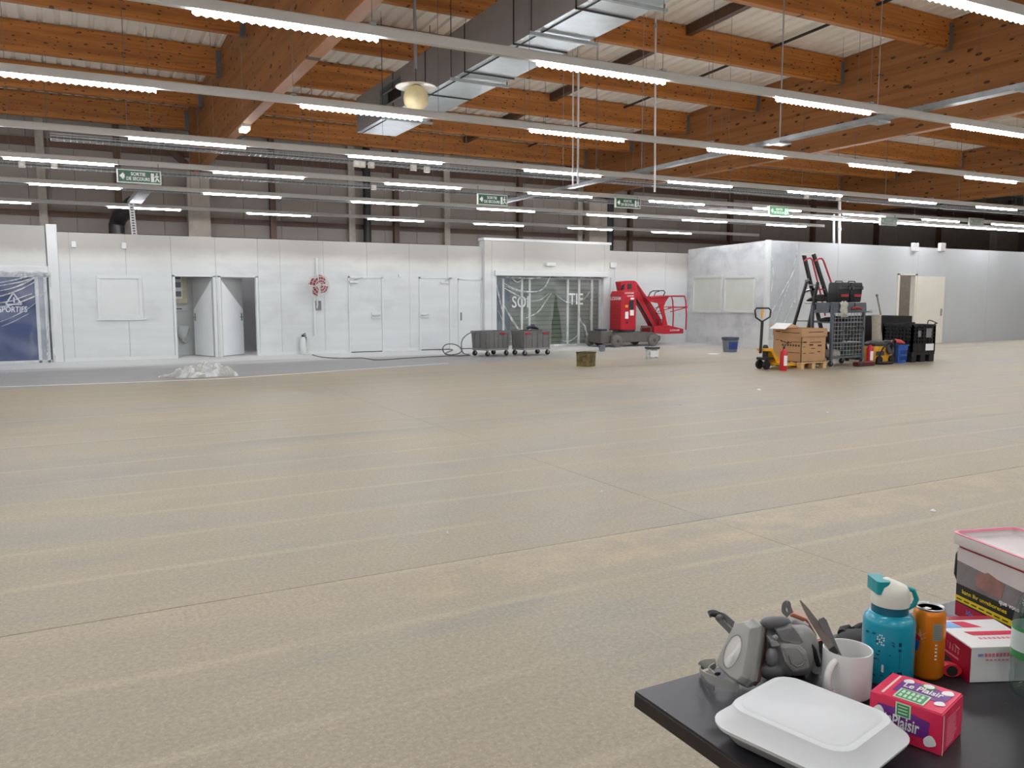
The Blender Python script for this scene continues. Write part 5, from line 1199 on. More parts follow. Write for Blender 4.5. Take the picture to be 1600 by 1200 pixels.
def slotted(a, b, nx, nz):
    mb = MB(); d = (b - a)
    for i in range(nx + 1):
        p = a + d * (i / nx); mb.bar((p.x, p.y, .24), (p.x, p.y, zt), .05 if i % 2 == 0 else .03, .04)
    for k in range(nz + 1):
        z = .26 + k * (zt - .28) / nz; mb.bar((a.x, a.y, z), (b.x, b.y, z), .03, .035)
    mb.bar((a.x, a.y, .34), (b.x, b.y, .34), .035, .18); mb.bar((a.x, a.y, zt - .03), (b.x, b.y, zt - .03), .05, .06); return mb
A, B, Cc, D = Vector((KX0 + .02, KY + .02, 0)), Vector((KX1 - .02, KY + .02, 0)), Vector((KX1 - .02, KY + .78, 0)), Vector((KX0 + .02, KY + .78, 0))
for a, b in ((A, B), (A, D), (B, Cc), (D, Cc)): slotted(a, b, 8, 7).build('slotted_wall', 'black_plastic', t)
MB().box(KX0 + .04, KX1 - .04, KY + .05, KY + .06, .24, zt - .05).build('liner', 'dark_grey', t)
MB().box(KX0 + .5, KX0 + .8, KY - .012, KY - .006, .27, .43).build('label_sheet', 'sticker_white', t)
for a, b, c_, d_ in ((.2, .31, .6, .75), (.5, .7, .58, .8)): MB().box(KX0 + a, KX0 + b, KY - .008, KY - .002, c_, d_).build('plate', 'mid_grey', t)
# broom wrapped in film
t = thing('wrapped_broom', 'broom standing head up in a tan wrapped roll beside the long crate', 'broom', P(1371, 560, 13.1))
c0 = P(1371, 530, 13.1); c1 = P(1370, 492, 13.1)
mb = MB(); mb.loft([[(p.x + r * math.cos(a) * (1 + .15 * math.sin(3 * a)), p.y + .6 * r * math.sin(a), p.z) for a in [2 * math.pi * i / 14 for i in range(14)]] for p, r in ((P(1371, 566, 13.1), .10), (c0, .15), (P(1370, 512, 13.1), .13), (c1, .14))]); mb.build('wrapped_head', mat('wrap_tan', (172, 164, 146), .7, 0, .15, 18), t, smooth=50)
MB().tube([P(1376.5, 493, 13.1), P(1370.5, 462, 13.1)], .02, 8).build('handle', mat('stick_grey', (150, 142, 130), .6), t, smooth=50); MB().tube([P(1370.6, 463, 13.1), P(1370, 460, 13.1)], .03, 8).build('handle_tip', 'mid_grey', t)
# vacuum
mat('vac_yellow', (216, 156, 36), .4, 0, .08, 4)
v0 = Z(1384, 569); vx, vy = v0.x, v0.y + .25
t = thing('vacuum_cleaner', 'yellow wet vacuum with black hose between extinguisher and blue basket', 'vacuum cleaner', (vx, vy, 0))
rr = rrect(.66, .42, .1)
MB().loft([[(vx + x * k, vy + y * k, z) for x, y in rr] for k, z in ((1.0, .06), (1.02, .12), (.98, .30), (.9, .40), (.86, .42))]).build('tank', 'vac_yellow', t, smooth=35)
MB().loft([[(vx + x * k, vy + y * k, z) for x, y in rr] for k, z in ((.9, .42), (.88, .47), (.7, .52), (.3, .54))]).build('motor_head', 'black_plastic', t, smooth=35)
for x in (-.2, .22): MB().lathe([(.03, -.03), (.09, -.03), (.1, 0), (.09, .03), (.03, .03)], 18, (vx + x, vy - .22, .1), (0, 1, 0)).build('wheel', 'black_rubber', t, smooth=40)
MB().lathe([(.07, 0), (.11, .03), (.11, .08), (.05, .1)], 16, (vx + .12, vy - .2, .32), (0, -1, .2)).build('hose_port', 'dark_grey', t, smooth=40)
MB().tube([(vx + .12, vy - .28, .33), (vx + .1, vy - .34, .48), (vx - .05, vy - .32, .5), (vx - .2, vy - .3, .36), (vx - .33, vy - .33, .2)], .022, 8).build('hose', 'black_rubber', t, smooth=50)
MB().tube([(vx + .1, vy - .28, .4), (vx + .18, vy - .3, .56), (vx + .34, vy - .22, .54), (vx + .36, vy - .22, .3), (vx + .34, vy - .24, .06)], .022, 8).build('hose', 'black_rubber', t, smooth=50)
MB().box(vx - .3, vx - .02, vy - .214, vy - .208, .2, .3).build('front_label', 'dark_grey', t)
MB().lathe([(.36, 0), (.38, .03), (.36, .05)], 24, (vx, vy, .01)).build('base_ring', 'black_plastic', t)
# blue basket
b0 = Z(1412, 567.5); bx, by = b0.x, b0.y + .16
t = thing('blue_basket', 'blue plastic basket beside the yellow vacuum', 'basket', (bx, by, 0)); mat('basket_blue', (48, 92, 168), .45)
rr = rrect(.36, .34, .06)
MB().loft([[(bx + x * k, by + y * k, z) for x, y in rr] for k, z in ((.78, 0), (.95, .40), (1.04, .405), (1.04, .43), (.95, .43), (.76, .03))]).build('basket_body', 'basket_blue', t, smooth=30)
for k in range(5):
    for z in (.12, .26): x = bx - .11 + .055 * k; MB().obox((x, by - .17 * (.8 + .38 * z), z), ((1, 0, 0), (0, 1, 0), (0, 0, 1)), (.012, .006, .045)).build('slot', mat('basket_slot', (24, 48, 96), .6), t)
t = thing('hand_tool', 'coral red tool resting across the blue basket rim', 'tool', (bx - .1, by, .43)); mat('coral', (206, 84, 78), .45)
MB().tube([(bx - .38, by - .05, .5), (bx - .2, by - .06, .52), (bx, by - .05, .49), (bx + .14, by - .04, .455)], [.03, .05, .055, .03], 8).build('tool_body', 'coral', t, smooth=50)
MB().tube([(bx - .38, by - .05, .5), (bx - .5, by - .04, .51), (bx - .58, by - .03, .5)], [.035, .045, .03], 8).build('tool_grip', 'black_plastic', t, smooth=50)

# ================================================================== scraps on the floor
for px, py, r, lab in ((1186, 609, .035, 'white paper scrap on the floor below the pallet jack'), (1293, 645, .018, 'small white scrap on the open floor right of centre'), (1458, 799, .022, 'white paper scrap on the floor above the storage tub'), (699, 834, .009, 'tiny white scrap in the middle of the near floor'), (940, 769, .009, 'tiny pale scrap on the floor near the crossing joints')):
    q = Z(px, py); rn = random.Random(px)
    o = MB().loft([[(q.x + r * k * math.cos(a) * rn.uniform(.7, 1.2), q.y + r * k * math.sin(a) * rn.uniform(.7, 1.2), z) for a in [2 * math.pi * i / 9 for i in range(9)]] for k, z in ((1, .001), (.95, .006), (.5, .014))]).build('paper_scrap', 'sticker_white', smooth=20)
    tag(o, lab, 'scrap', 'scraps on the floor')
# ================================================================== foreground table
TZ = 0.76
def mat_table():
    m, nt, b = nodes('table_black'); co = objco(nt)
    n = noise(nt, co, 3.0, 5, .65); c = ramp(nt, n, [(.3, lin((30, 28, 31))), (.7, lin((42, 40, 45)))]).outputs[0]
    v = N(nt, 'ShaderNodeTexVoronoi'); v.inputs['Scale'].default_value = 60; nt.links.new(co, v.inputs['Vector'])
    sc = nt.nodes.new('ShaderNodeSeparateColor'); nt.links.new(v.outputs['Color'], sc.inputs[0])
    dust = math_(nt, 'MULTIPLY', math_(nt, 'LESS_THAN', v.outputs['Distance'], .12), math_(nt, 'GREATER_THAN', sc.outputs[0], .9))
    nt.links.new(mixc(nt, math_(nt, 'MULTIPLY', dust, .5), c, lin((130, 124, 118))), b.inputs['Base Color']); b.inputs['Roughness'].default_value = .38
    bump(nt, b, noise(nt, co, 400, 2), .15, .001); MATS['table_black'] = m
mat_table(); mat('table_edge', (38, 30, 28), .6, 0, .2, 20)
t = thing('work_table', 'black laminate table in the lower right corner', 'table', (1.55, .5, 0))
MB().box(.913, 2.3, -.3, 1.19, TZ - .004, TZ).build('table_top', 'table_black', t)
MB().box(.911, 2.302, -.302, 1.192, TZ - .032, TZ - .0045).build('top_core', 'table_edge', t, bevel=.002)
for x in (1.0, 2.2):
    for y in (-.2, .98): MB().box(x - .025, x + .025, y - .025, y + .025, 0, TZ - .032).build('leg', 'black_plastic', t)
for y in (-.2, .98): MB().box(1.0, 2.2, y - .015, y + .015, TZ - .09, TZ - .033).build('apron', 'black_plastic', t)
for x in (1.0, 2.2): MB().box(x - .015, x + .015, -.2, .98, TZ - .09, TZ - .033).build('apron', 'black_plastic', t)

# ---------------------------------------------------------------- foam takeaway box
mat('foam_white', (214, 217, 217), .55, 0, .015, 4)
t = thing('takeaway_box', 'closed white foam takeaway box at the front of the table', 'food box', (1.045, .893, TZ), math.radians(12.5))
def rr3(w_, h_, r, z): return [(x, y, z) for x, y in rrect(w_, h_, r, 6)]
MB().loft([rr3(.165, .195, .03, 0.001), rr3(.175, .205, .03, .004), rr3(.208, .238, .04, .026), rr3(.222, .252, .045, .028), rr3(.222, .252, .045, .031)]).build('tray', 'foam_white', t, local=True, smooth=40, bevel=.001)
MB().loft([rr3(.226, .256, .046, .032), rr3(.228, .258, .047, .036), rr3(.214, .244, .043, .040), rr3(.204, .234, .04, .046), rr3(.190, .220, .038, .053), rr3(.178, .208, .036, .0645), rr3(.166, .196, .034, .066), rr3(.158, .188, .032, .0655), rr3(.152, .182, .03, .068)]).build('lid', 'foam_white', t, local=True, smooth=40)

# ---------------------------------------------------------------- mug and knife
mat('mug_white', (222, 222, 219), .18, 0, .01, 3); mat('knife_steel', (150, 146, 138), .4, .6, .15, 20)
mc = Vector((1.256, .993, TZ)); t = thing('mug', 'white mug with a knife standing in it', 'mug', mc)
MB().lathe([(.0, .001), (.040, .001), (.0435, .005), (.0445, .086), (.0438, .089), (.0415, .0885), (.041, .084), (.040, .01), (0, .008)], 40, mc).build('cup', 'mug_white', t, smooth=40)
hd = Vector((-.985, -.17, 0)).normalized(); hc = mc + Vector((0, 0, .045)); hp = []
for i in range(15):
    a = -math.pi / 2 + math.pi * i / 14; hp.append(hc + hd * (.041 + .027 * math.cos(a)) + Vector((0, 0, .030 * math.sin(a))))
MB().tube(hp, .0065, 10).build('handle', 'mug_white', t, smooth=60)
ktip = P(1250, 938, mc.y + .045); kb = mc + Vector((.012, -.01, .02)); t = thing('knife', 'grey steel knife leaning out of the mug', 'knife', kb)
kd = (ktip - kb).normalized(); kw = (RT - kd * RT.dot(kd)).normalized(); kn = kd.cross(kw)
def kring(s, w_, th): c = kb.lerp(ktip, s); return [c + kw * w_ + kn * th, c - kw * w_ + kn * th, c - kw * w_ - kn * th, c + kw * w_ - kn * th]
MB().loft([kring(0, .005, .003), kring(.2, .005, .0025), kring(.42, .005, .0018), kring(.5, .0075, .0014), kring(.75, .0068, .0012), kring(.9, .0045, .0009), kring(1, .001, .0006)]).build('blade', 'knife_steel', t, smooth=30)
MB().loft([kring(.36, .006, .004), kring(.44, .006, .004)]).build('bolster', 'steel_dark', t)

f1 = P(1283, 966, mc.y + .02); f0 = mc + Vector((.026, .004, .012)); fd = (f1 - f0).normalized(); fw_ = (RT - fd * RT.dot(fd)).normalized(); fn_ = fd.cross(fw_)
t = thing('spoon', 'grey spoon handle standing in the mug behind the knife', 'spoon', f0)
def sring(s, w_, th): c = f0.lerp(f1, s); return [c + fw_ * w_ + fn_ * th, c - fw_ * w_ + fn_ * th, c - fw_ * w_ - fn_ * th, c + fw_ * w_ - fn_ * th]
MB().loft([sring(.1, .003, .0012), sring(.5, .0032, .0012), sring(.8, .006, .001), sring(.95, .0075, .001), sring(1, .005, .001)]).build('spoon_handle', 'mid_grey', t, smooth=40)
MB().loft([sring(0, .004, .001), sring(.05, .008, .0015), sring(.12, .004, .0012)]).build('spoon_bowl', 'mid_grey', t, smooth=40)

# ---------------------------------------------------------------- turquoise flask
mat('flask_blue', (16, 148, 172), .28, 0, .05, 6, coat=.2); mat('flask_dark', (10, 96, 118), .4); mat('lid_cream', (224, 224, 210), .4); mat('flask_ink', (12, 66, 84), .4); mat('teal', (18, 150, 156), .4)
bc = Vector((1.378, .998, TZ)); t = thing('drink_flask', 'turquoise drink flask with cream flip lid', 'flask', bc)
R_ = .0475
MB().lathe([(.0, .001), (R_ - .004, .001), (R_, .006), (R_, .118), (R_ - .003, .127), (R_ - .010, .134), (R_ - .016, .137)], 40, bc).build('flask_body', 'flask_blue', t, smooth=50)
MB().lathe([(R_ - .014, .136), (R_ - .014, .152), (R_ - .013, .153)], 36, bc).build('collar', 'flask_dark', t, smooth=40)
lid = []
for k, z, sx in ((1.02, .152, 0), (1.03, .156, 0), (1.0, .172, 0), (.93, .185, .002), (.72, .194, .004), (.3, .197, .005)):
    lid.append([bc + RT * ((R_ - .013) * k * math.cos(a) + sx) + Vector((.477, .879, 0)) * ((R_ - .013) * k * math.sin(a)) + Vector((0, 0, z + (.006 * math.cos(a) * -1 if z > .17 else 0))) for a in [2 * math.pi * i / 28 for i in range(28)]])
MB().loft(lid).build('flip_lid', 'lid_cream', t, smooth=50)
VH = Vector((.477, .879, 0))
MB().loft([[bc + RT * (x - .022) + VH * (y + .004) + Vector((0, 0, z)) for x, y in rrect(.026, .05, .006)] for z in (.176, .196, .201)]).build('lid_button', 'teal', t, smooth=30)
MB().tube([bc + RT * .030 + Vector((0, 0, .181)), bc + RT * .044 + Vector((0, 0, .178)), bc + RT * .051 + Vector((0, 0, .160)), bc + RT * .046 + Vector((0, 0, .148)), bc + RT * .034 + Vector((0, 0, .142))], .005, 8).build('carry_loop', 'teal', t, smooth=60)
th0 = math.atan2(-bc.y, -bc.x)
def cpatch(c, r, a0, a1, z0, z1, name, m, par, n=6, sl=0.0):
    return MB().grid(n, 1, lambda u, v: (c.x + r * math.cos(th0 + a0 + (a1 - a0) * u + sl * v), c.y + r * math.sin(th0 + a0 + (a1 - a0) * u + sl * v), c.z + z0 + (z1 - z0) * v)).build(name, m, par, smooth=60)
rn = random.Random(11)
for k in range(26):
    a = rn.uniform(-1.0, .25); z = rn.uniform(.012, .1); cpatch(bc, R_ + .0004, a, a + rn.uniform(.03, .14), z, z + rn.uniform(.0012, .005), 'print_stroke', 'flask_ink', t, 3, rn.uniform(-.12, .12))
for k in range(6):
    for j in range(4): cpatch(bc, R_ + .0004, -.42 + .08 * j, -.37 + .08 * j, .078 + .0045 * k, .081 + .0045 * k, 'print_dot', 'sticker_white', t, 2) if (k + j) % 3 != 2 and 0 < k else None
for z, h in ((.084, .008), (.074, .005)): cpatch(bc, R_ + .0004, .40, .52, z, z + h, 'print_letter', 'flask_ink', t, 3)
for k in range(9): cpatch(bc, R_ + .0004, .44, .48, .04 + .0035 * k, .042 + .0035 * k, 'print_letter', 'flask_ink', t, 2)
cpatch(bc, R_ + .0004, .38, .58, .018, .034, 'print_block', mat('ink_navy', (14, 26, 52), .4), t, 4)
cpatch(bc, R_ + .0004, -.2, -.12, .03, .045, 'print_figure', 'sticker_white', t, 3)

# ---------------------------------------------------------------- orange can
mat('can_orange', (226, 128, 18), .3, .25, .05, 8); mat('can_alu', (190, 190, 188), .3, .9, .05, 8); mat('can_barcode', (150, 156, 136), .4); mat('can_blue', (30, 92, 176), .4); mat('can_red', (206, 40, 48), .4)
cc = Vector((1.455, .966, TZ)); r = .0295; t = thing('drink_can', 'open orange drink can beside the turquoise flask', 'can', cc); th0 = math.atan2(-cc.y, -cc.x)
MB().lathe([(.0, .003), (.020, .001), (.024, .002), (r, .010), (r, .128), (r - .002, .134), (r - .0045, .139)], 32, cc).build('can_body', 'can_orange', t, smooth=50)
MB().lathe([(r - .0045, .139), (r - .0035, .142), (r - .0045, .1435), (r - .0065, .141), (r - .0075, .138), (0, .138)], 32, cc).build('can_lid', 'can_alu', t, smooth=40)
MB().loft([[cc + Vector((.006 + .010 * math.cos(a), -.004 + .0075 * math.sin(a), z)) for a in [2 * math.pi * i / 14 for i in range(14)]] for z in (.1381, .1386)]).build('mouth_hole', 'black_plastic', t)
MB().box(cc.x - .014, cc.x - .002, cc.y - .004, cc.y + .006, cc.z + .1385, cc.z + .14).build('pull_tab', 'can_alu', t)
cpatch(cc, r + .0004, .25, .85, .084, .118, 'barcode_panel', 'can_barcode', t)
for k in range(8): cpatch(cc, r + .0007, .3, .8, .087 + .0037 * k, .0885 + .0037 * k, 'barcode_bar', 'mid_grey', t, 4)
cpatch(cc, r + .0004, -1.1, -.62, .058, .078, 'blue_swoosh', 'can_blue', t, 5, .1); cpatch(cc, r + .0004, -1.1, -.5, .079, .089, 'red_swoosh', 'can_red', t, 5)
for a in range(6): cpatch(cc, r + .0006, -.45 + .05 * math.cos(a), -.42 + .05 * math.cos(a), .082 + .002 * a, .086 + .003 * a, 'star_ray', 'sticker_white', t, 2, .3 * math.sin(a * 2))
for k in range(5): cpatch(cc, r + .0004, .42, .56, .046 + .007 * k, .049 + .007 * k, 'print_line', 'sticker_white', t, 3)

# ---------------------------------------------------------------- pink sugar box
mat('sugar_pink', (222, 42, 84), .4, 0, .05, 8); mat('sugar_purple', (112, 46, 132), .4); mat('sugar_green', (64, 140, 88), .4); mat('sugar_pale', (196, 226, 196), .4); mat('sugar_rose', (226, 128, 148), .5); mat('card_cream', (228, 208, 190), .7)
Fl, Fc, Rr = Vector((1.181, .885, TZ)), Vector((1.213, .773, TZ)), Vector((1.312, .790, TZ)); ux = (Fc - Fl).normalized(); uy = Vector((0, 0, 1)); un = ux.cross(uy); ud = -un
Lf, Ls, Hs = (Fc - Fl).length, .1, .069
t = thing('sugar_box', 'pink and purple sugar lump box reading Plaisir', 'box', Fl + ux * Lf / 2 + ud * Ls / 2)
MB().obox(Fl + ux * Lf / 2 + ud * Ls / 2 + uy * (Hs / 2 + .0005), (ux, ud, uy), (Lf / 2, Ls / 2, Hs / 2)).build('box_body', 'sugar_pink', t, bevel=.001)
MB().obox(Fl + ux * (Lf * .57) + ud * (Ls * .5) + uy * (Hs + .0014), (ux, ud, uy), (Lf * .41, Ls * .49, .0008)).build('lid_flap', 'sugar_pink', t)
MB().obox(Fl + ux * (Lf * .155) + ud * (Ls * .52) + uy * (Hs + .0012), (ux, ud, uy), (.0035, Ls * .42, .0009)).build('torn_strip', 'card_cream', t)
def onf(u, v, e=.0006): return Fl + ux * (u * Lf) + uy * (v * Hs) + un * e
def ont(u, v, e=.0028): return Fl + ux * (u * Lf) + ud * (v * Ls) + uy * (Hs + e)
def ons(u, v, e=.0006): return Fc + ud * (u * Ls) + uy * (v * Hs) + ux * e
def flat(fn, pts, name, m, e): return MB().prism([fn(u, v, e) for u, v in pts], fn(0, 0, e + .0004) - fn(0, 0, e)).build(name, m, t)
def lump(fn, u, v, s, name='sugar_lump', e=.0012, asp=1.0): flat(fn, [(u + s * math.cos(a) * (1 + .25 * math.cos(a + 1)), v + asp * s * 1.3 * math.sin(a) * (1 + .2 * math.sin(2 * a))) for a in [2 * math.pi * i / 12 for i in range(12)]], name, 'sticker_white', e)
flat(onf, [(.2, .22), (.82, .30), (.84, .72), (.5, .82), (.12, .80), (.14, .3)], 'purple_band', 'sugar_purple', .0004)
lump(onf, .13, .62, .075, asp=1.3); lump(onf, .84, .27, .085, asp=1.3)
flat(onf, [(.37, .63), (.58, .63), (.58, .98), (.37, .98)], 'green_badge', 'sugar_pale', .0009); flat(onf, [(.39, .66), (.56, .66), (.56, .95), (.39, .95)], 'green_badge', 'sugar_green', .0014)
for v in (.72, .80, .88): flat(onf, [(.41, v), (.54, v), (.54, v + .025), (.41, v + .025)], 'badge_line', 'sugar_pale', .0019)
lettering('lettering', 'Plaisir', 'sticker_white', t, onf(.33, .33, .0008), ux, uy, .022, .044, bold=.02, shear=.1); lettering('lettering', 'Le', 'sticker_white', t, onf(.235, .48, .0008), ux, uy, .010, .010, bold=.02)
flat(ont, [(.22, .30), (.9, .38), (.93, .78), (.6, .86), (.22, .84)], 'purple_band', 'sugar_purple', .0024)
flat(ont, [(.30, .06), (.72, .06), (.72, .46), (.30, .46)], 'green_badge', 'sugar_pale', .0028); flat(ont, [(.325, .09), (.695, .09), (.695, .43), (.325, .43)], 'green_badge', 'sugar_green', .0033)
for i in range(5):
    for j in range(2): flat(ont, [(.35 + .066 * i, .13 + .15 * j), (.395 + .066 * i, .12 + .15 * j), (.39 + .066 * i, .23 + .15 * j), (.355 + .066 * i, .24 + .15 * j)], 'badge_letter', 'sugar_pale', .0038)
lettering('lettering', 'Le Plaisir', 'sticker_white', t, ont(.30, .52, .003), ux, ud, .020, .062, bold=.02)
lump(ont, .30, .80, .07, e=.003); lump(ont, .84, .80, .08, e=.003); lump(ont, .86, .32, .07, e=.003)
flat(ont, [(.58 + .1 * math.cos(a), .82 + .12 * math.sin(a)) for a in [2 * math.pi * i / 14 for i in range(14)]], 'green_seal', 'sugar_green', .003); flat(ont, [(.58 + .075 * math.cos(a), .82 + .085 * math.sin(a)) for a in [2 * math.pi * i / 14 for i in range(14)]], 'seal_centre', 'sticker_white', .0036)
flat(ons, [(.02, .0), (.055, .0), (.055, .98), (.02, .98)], 'card_edge', 'card_cream', .0006)
for k in range(13): flat(ons, [(.2, .12 + .055 * k), (.2 + rn.uniform(.3, .62), .12 + .055 * k), (.2 + .4, .14 + .055 * k), (.2, .145 + .055 * k)], 'small_print', 'sugar_rose', .0006)
for p in (((.62, .35), (.84, .35), (.84, .8), (.62, .8)),): flat(ons, p, 'print_table', 'sugar_rose', .0005); flat(ons, [(.64, .37), (.82, .37), (.82, .78), (.64, .78)], 'print_table', 'sugar_pink', .0009)

# ---------------------------------------------------------------- white and crimson carton
mat('crimson', (164, 14, 48), .4, 0, .06, 6); mat('carton_white', (226, 226, 224), .4, 0, .02, 6); mat('emblem_blue', (104, 162, 224), .4); mat('print_red', (206, 44, 76), .5); mat('print_pink', (226, 130, 146), .5)
K0 = Vector((1.501, .907, TZ)); a1 = Vector((.907, -.42, 0)).normalized(); a2 = Vector((.42, .907, 0)).normalized(); kw_, kd_, kh = .135, .150, .071
t = thing('tobacco_carton', 'white and crimson carton lying in front of the tub', 'carton', K0 + a1 * kw_ / 2 + a2 * kd_ / 2)
MB().obox(K0 + a1 * kw_ / 2 + a2 * kd_ / 2 + Vector((0, 0, kh / 2 + .0005)), (a1, a2, (0, 0, 1)), (kw_ / 2, kd_ / 2, kh / 2)).build('carton_body', 'carton_white', t, bevel=.0012)
def kpoly(fn, pts, name, m, n): return MB().prism([fn(u, v) + n * .0003 for u, v in pts], n * .0004).build(name, m, t)
kl = lambda u, v: K0 + a2 * (u * kd_) + Vector((0, 0, v * kh)); kt = lambda u, v: K0 + a1 * (u * kw_) + a2 * (v * kd_) + Vector((0, 0, kh + .0005)); kf = lambda u, v: K0 + a1 * (u * kw_) + Vector((0, 0, v * kh))
zv = Vector((0, 0, 1))
kpoly(kl, [(.0, .0), (1, 0), (1, .97), (.0, .97)], 'crimson_side', 'crimson', -a1)
kpoly(kt, [(0, .88), (1, .88), (1, 1), (0, 1)], 'crimson_edge', 'crimson', zv)
kpoly(kt, [(.05, .62), (.30, .62), (.22, .82), (.05, .82)], 'blue_emblem', 'emblem_blue', zv); kpoly(kt, [(.32, .62), (.60, .62), (.45, .82), (.25, .82)], 'red_emblem', 'print_red', zv)
kpoly(kt, [(.28, .36), (1, .36), (1, .48), (.22, .48)], 'red_stripe', 'print_red', zv)
for k in range(9): kpoly(kt, [(.3 + .07 * k, .24), (.345 + .07 * k, .24), (.345 + .07 * k, .29), (.3 + .07 * k, .29)], 'top_print', 'print_pink', zv)
kpoly(kf, [(.10, .74), (.18, .74), (.18, .82), (.10, .82)], 'blue_mark', mat('lilac', (160, 160, 214), .5), -a2)
for k in range(8): kpoly(kf, [(.20 + .055 * k, .73), (.24 + .055 * k, .73), (.24 + .055 * k, .83), (.20 + .055 * k, .83)], 'front_print', 'print_pink', -a2)
for k in range(6): kpoly(kf, [(.22 + .06 * k, .62), (.26 + .06 * k, .62), (.26 + .06 * k, .66), (.22 + .06 * k, .66)], 'front_print', 'print_pink', -a2)
for k in range(5): kpoly(kl, [(.52 - .06 * k, .56), (.49 - .06 * k, .56), (.485 - .06 * k, .76), (.515 - .06 * k, .76)], 'side_print', 'print_pink', -a1)
kpoly(kl, [(.42, .98 - .1), (.30, .72), (.22, .74), (.36, .80)], 'wing_emblem', 'sticker_white', -a1); kpoly(kl, [(.6, .40), (.25, .40), (.25, .46), (.6, .46)], 'side_print', 'print_pink', -a1)

# ---------------------------------------------------------------- square tub with pink rimmed lid
mat('tub_black', (26, 24, 24), .4); mat('tub_yellow', (222, 192, 24), .4); mat('tub_white', (206, 196, 192), .35, 0, .08, 8); mat('tub_pink', (226, 130, 150), .35); mat('tub_blotch', (150, 110, 100), .5, 0, .4, 14); mat('tub_grey', (124, 118, 120), .5, 0, .25, 12)
Q0, Q1 = Vector((1.806, 1.14, TZ)), Vector((1.742, .925, TZ)); qx = (Q1 - Q0).normalized(); qn = qx.cross(zv); qd = -qn; qw, qdp, qh = (Q1 - Q0).length, .16, .196
t = thing('storage_tub', 'square tub with pink-rimmed lid and black, yellow and red warning print', 'tub', Q0 + qx * qw / 2 + qd * qdp / 2)
def qring(g, z, r=.02): c = Q0 + qx * qw / 2 + qd * qdp / 2; return [c + qx * x + qd * y + zv * z for x, y in rrect(qw + g, qdp + g, r)]
MB().loft([qring(-.006, .001), qring(0, .01), qring(.006, qh - .02), qring(.0, qh - .02), qring(-.008, .02)]).build('tub_body', 'crimson', t, smooth=30)
MB().loft([qring(.008, qh - .028), qring(.022, qh - .024), qring(.026, qh - .010), qring(.022, qh), qring(.012, qh + .001), qring(.004, qh - .008), qring(-.002, qh - .012)]).build('lid', 'tub_white', t, smooth=40)
MB().loft([qring(.012, qh + .0012), qring(.022, qh + .0004), qring(.0235, qh + .002), qring(.012, qh + .003), qring(.006, qh - .002)], caps=False).build('lid_rim', 'tub_pink', t, smooth=40)
qf = lambda u, v: Q0 + qx * (u * qw) + zv * (v * qh) + qn * (.0006 + .003 * v)
def qpoly(pts, name, m, e=0): return MB().prism([qf(u, v) + qn * (e + .0004) for u, v in pts], qn * .0004).build(name, m, t)
qpoly([(.03, .10), (.97, .10), (.97, .40), (.03, .40)], 'warning_black', 'tub_black'); qpoly([(.03, .40), (.97, .40), (.97, .84), (.03, .84)], 'front_picture', 'tub_grey')
qpoly([(.3, .46), (.62, .44), (.66, .62), (.45, .68), (.28, .6)], 'picture_patch', 'tub_blotch', .0006); qpoly([(.03, .68), (.97, .62), (.97, .84), (.03, .84)], 'picture_upper', 'tub_white', .0005)
qpoly([(.03, .19), (.97, .19), (.97, .26), (.03, .26)], 'warning_yellow', 'tub_yellow', .0008); qpoly([(.03, .01), (.97, .01), (.97, .17), (.03, .17)], 'crimson_band', 'crimson', .0006)
lettering('lettering', 'kann Ihr ungeborenes', 'tub_yellow', t, qf(.12, .29) + qn * .0012, qx, zv, .0125, .13, bold=.02); lettering('lettering', 'que vous', 'sticker_white', t, qf(.6, .37) + qn * .0012, qx, zv, .011, .055, bold=.02)
lettering('lettering', '30g', mat('print_blue', (96, 128, 206), .5), t, qf(.18, .06) + qn * .0012, qx, zv, .014, .022, bold=.02)
for k in range(7): qpoly([(.05 + .1 * k, .215), (.12 + .1 * k, .215), (.12 + .1 * k, .23), (.05 + .1 * k, .23)], 'small_print', 'tub_black', .0012)
MB().tube([Q0 + qd * .03 - qx * .008 + zv * (qh - .03), Q0 - qx * .018 + qd * .02 + zv * (qh - .06), Q0 - qx * .02 + qd * .02 + zv * .09, Q0 - qx * .006 + qd * .03 + zv * .05], .006, 8).build('strap_handle', 'black_plastic', t, smooth=50)

# ---------------------------------------------------------------- clear bottle at the right edge
mat_glass('pet_clear', (.80, .88, .86), .14); mat('bottle_green', (70, 150, 86), .4); mat('bottle_label', (206, 222, 216), .4)
pc = Vector((1.553, .825, TZ)); t = thing('plastic_bottle', 'clear plastic bottle with green label cut by the right frame edge', 'bottle', pc)
pr_ = [(.0, .004), (.022, .001), (.028, .004), (.033, .018), (.034, .03), (.032, .045), (.034, .06), (.034, .13), (.033, .15), (.024, .185), (.014, .205), (.013, .215)]
MB().lathe(pr_, 28, pc).build('bottle_body', 'pet_clear', t, smooth=60)
MB().lathe([(.0345, .075), (.0345, .135)], 28, pc, caps=False).build('label_band', 'bottle_label', t, smooth=60); MB().lathe([(.0348, .075), (.0348, .09)], 28, pc, caps=False).build('green_band', 'bottle_green', t, smooth=60); MB().lathe([(.0348, .128), (.0348, .135)], 28, pc, caps=False).build('green_band', 'bottle_green', t, smooth=60)
MB().lathe([(.015, .208), (.015, .224), (0, .225)], 20, pc).build('cap', 'bottle_green', t, smooth=40)

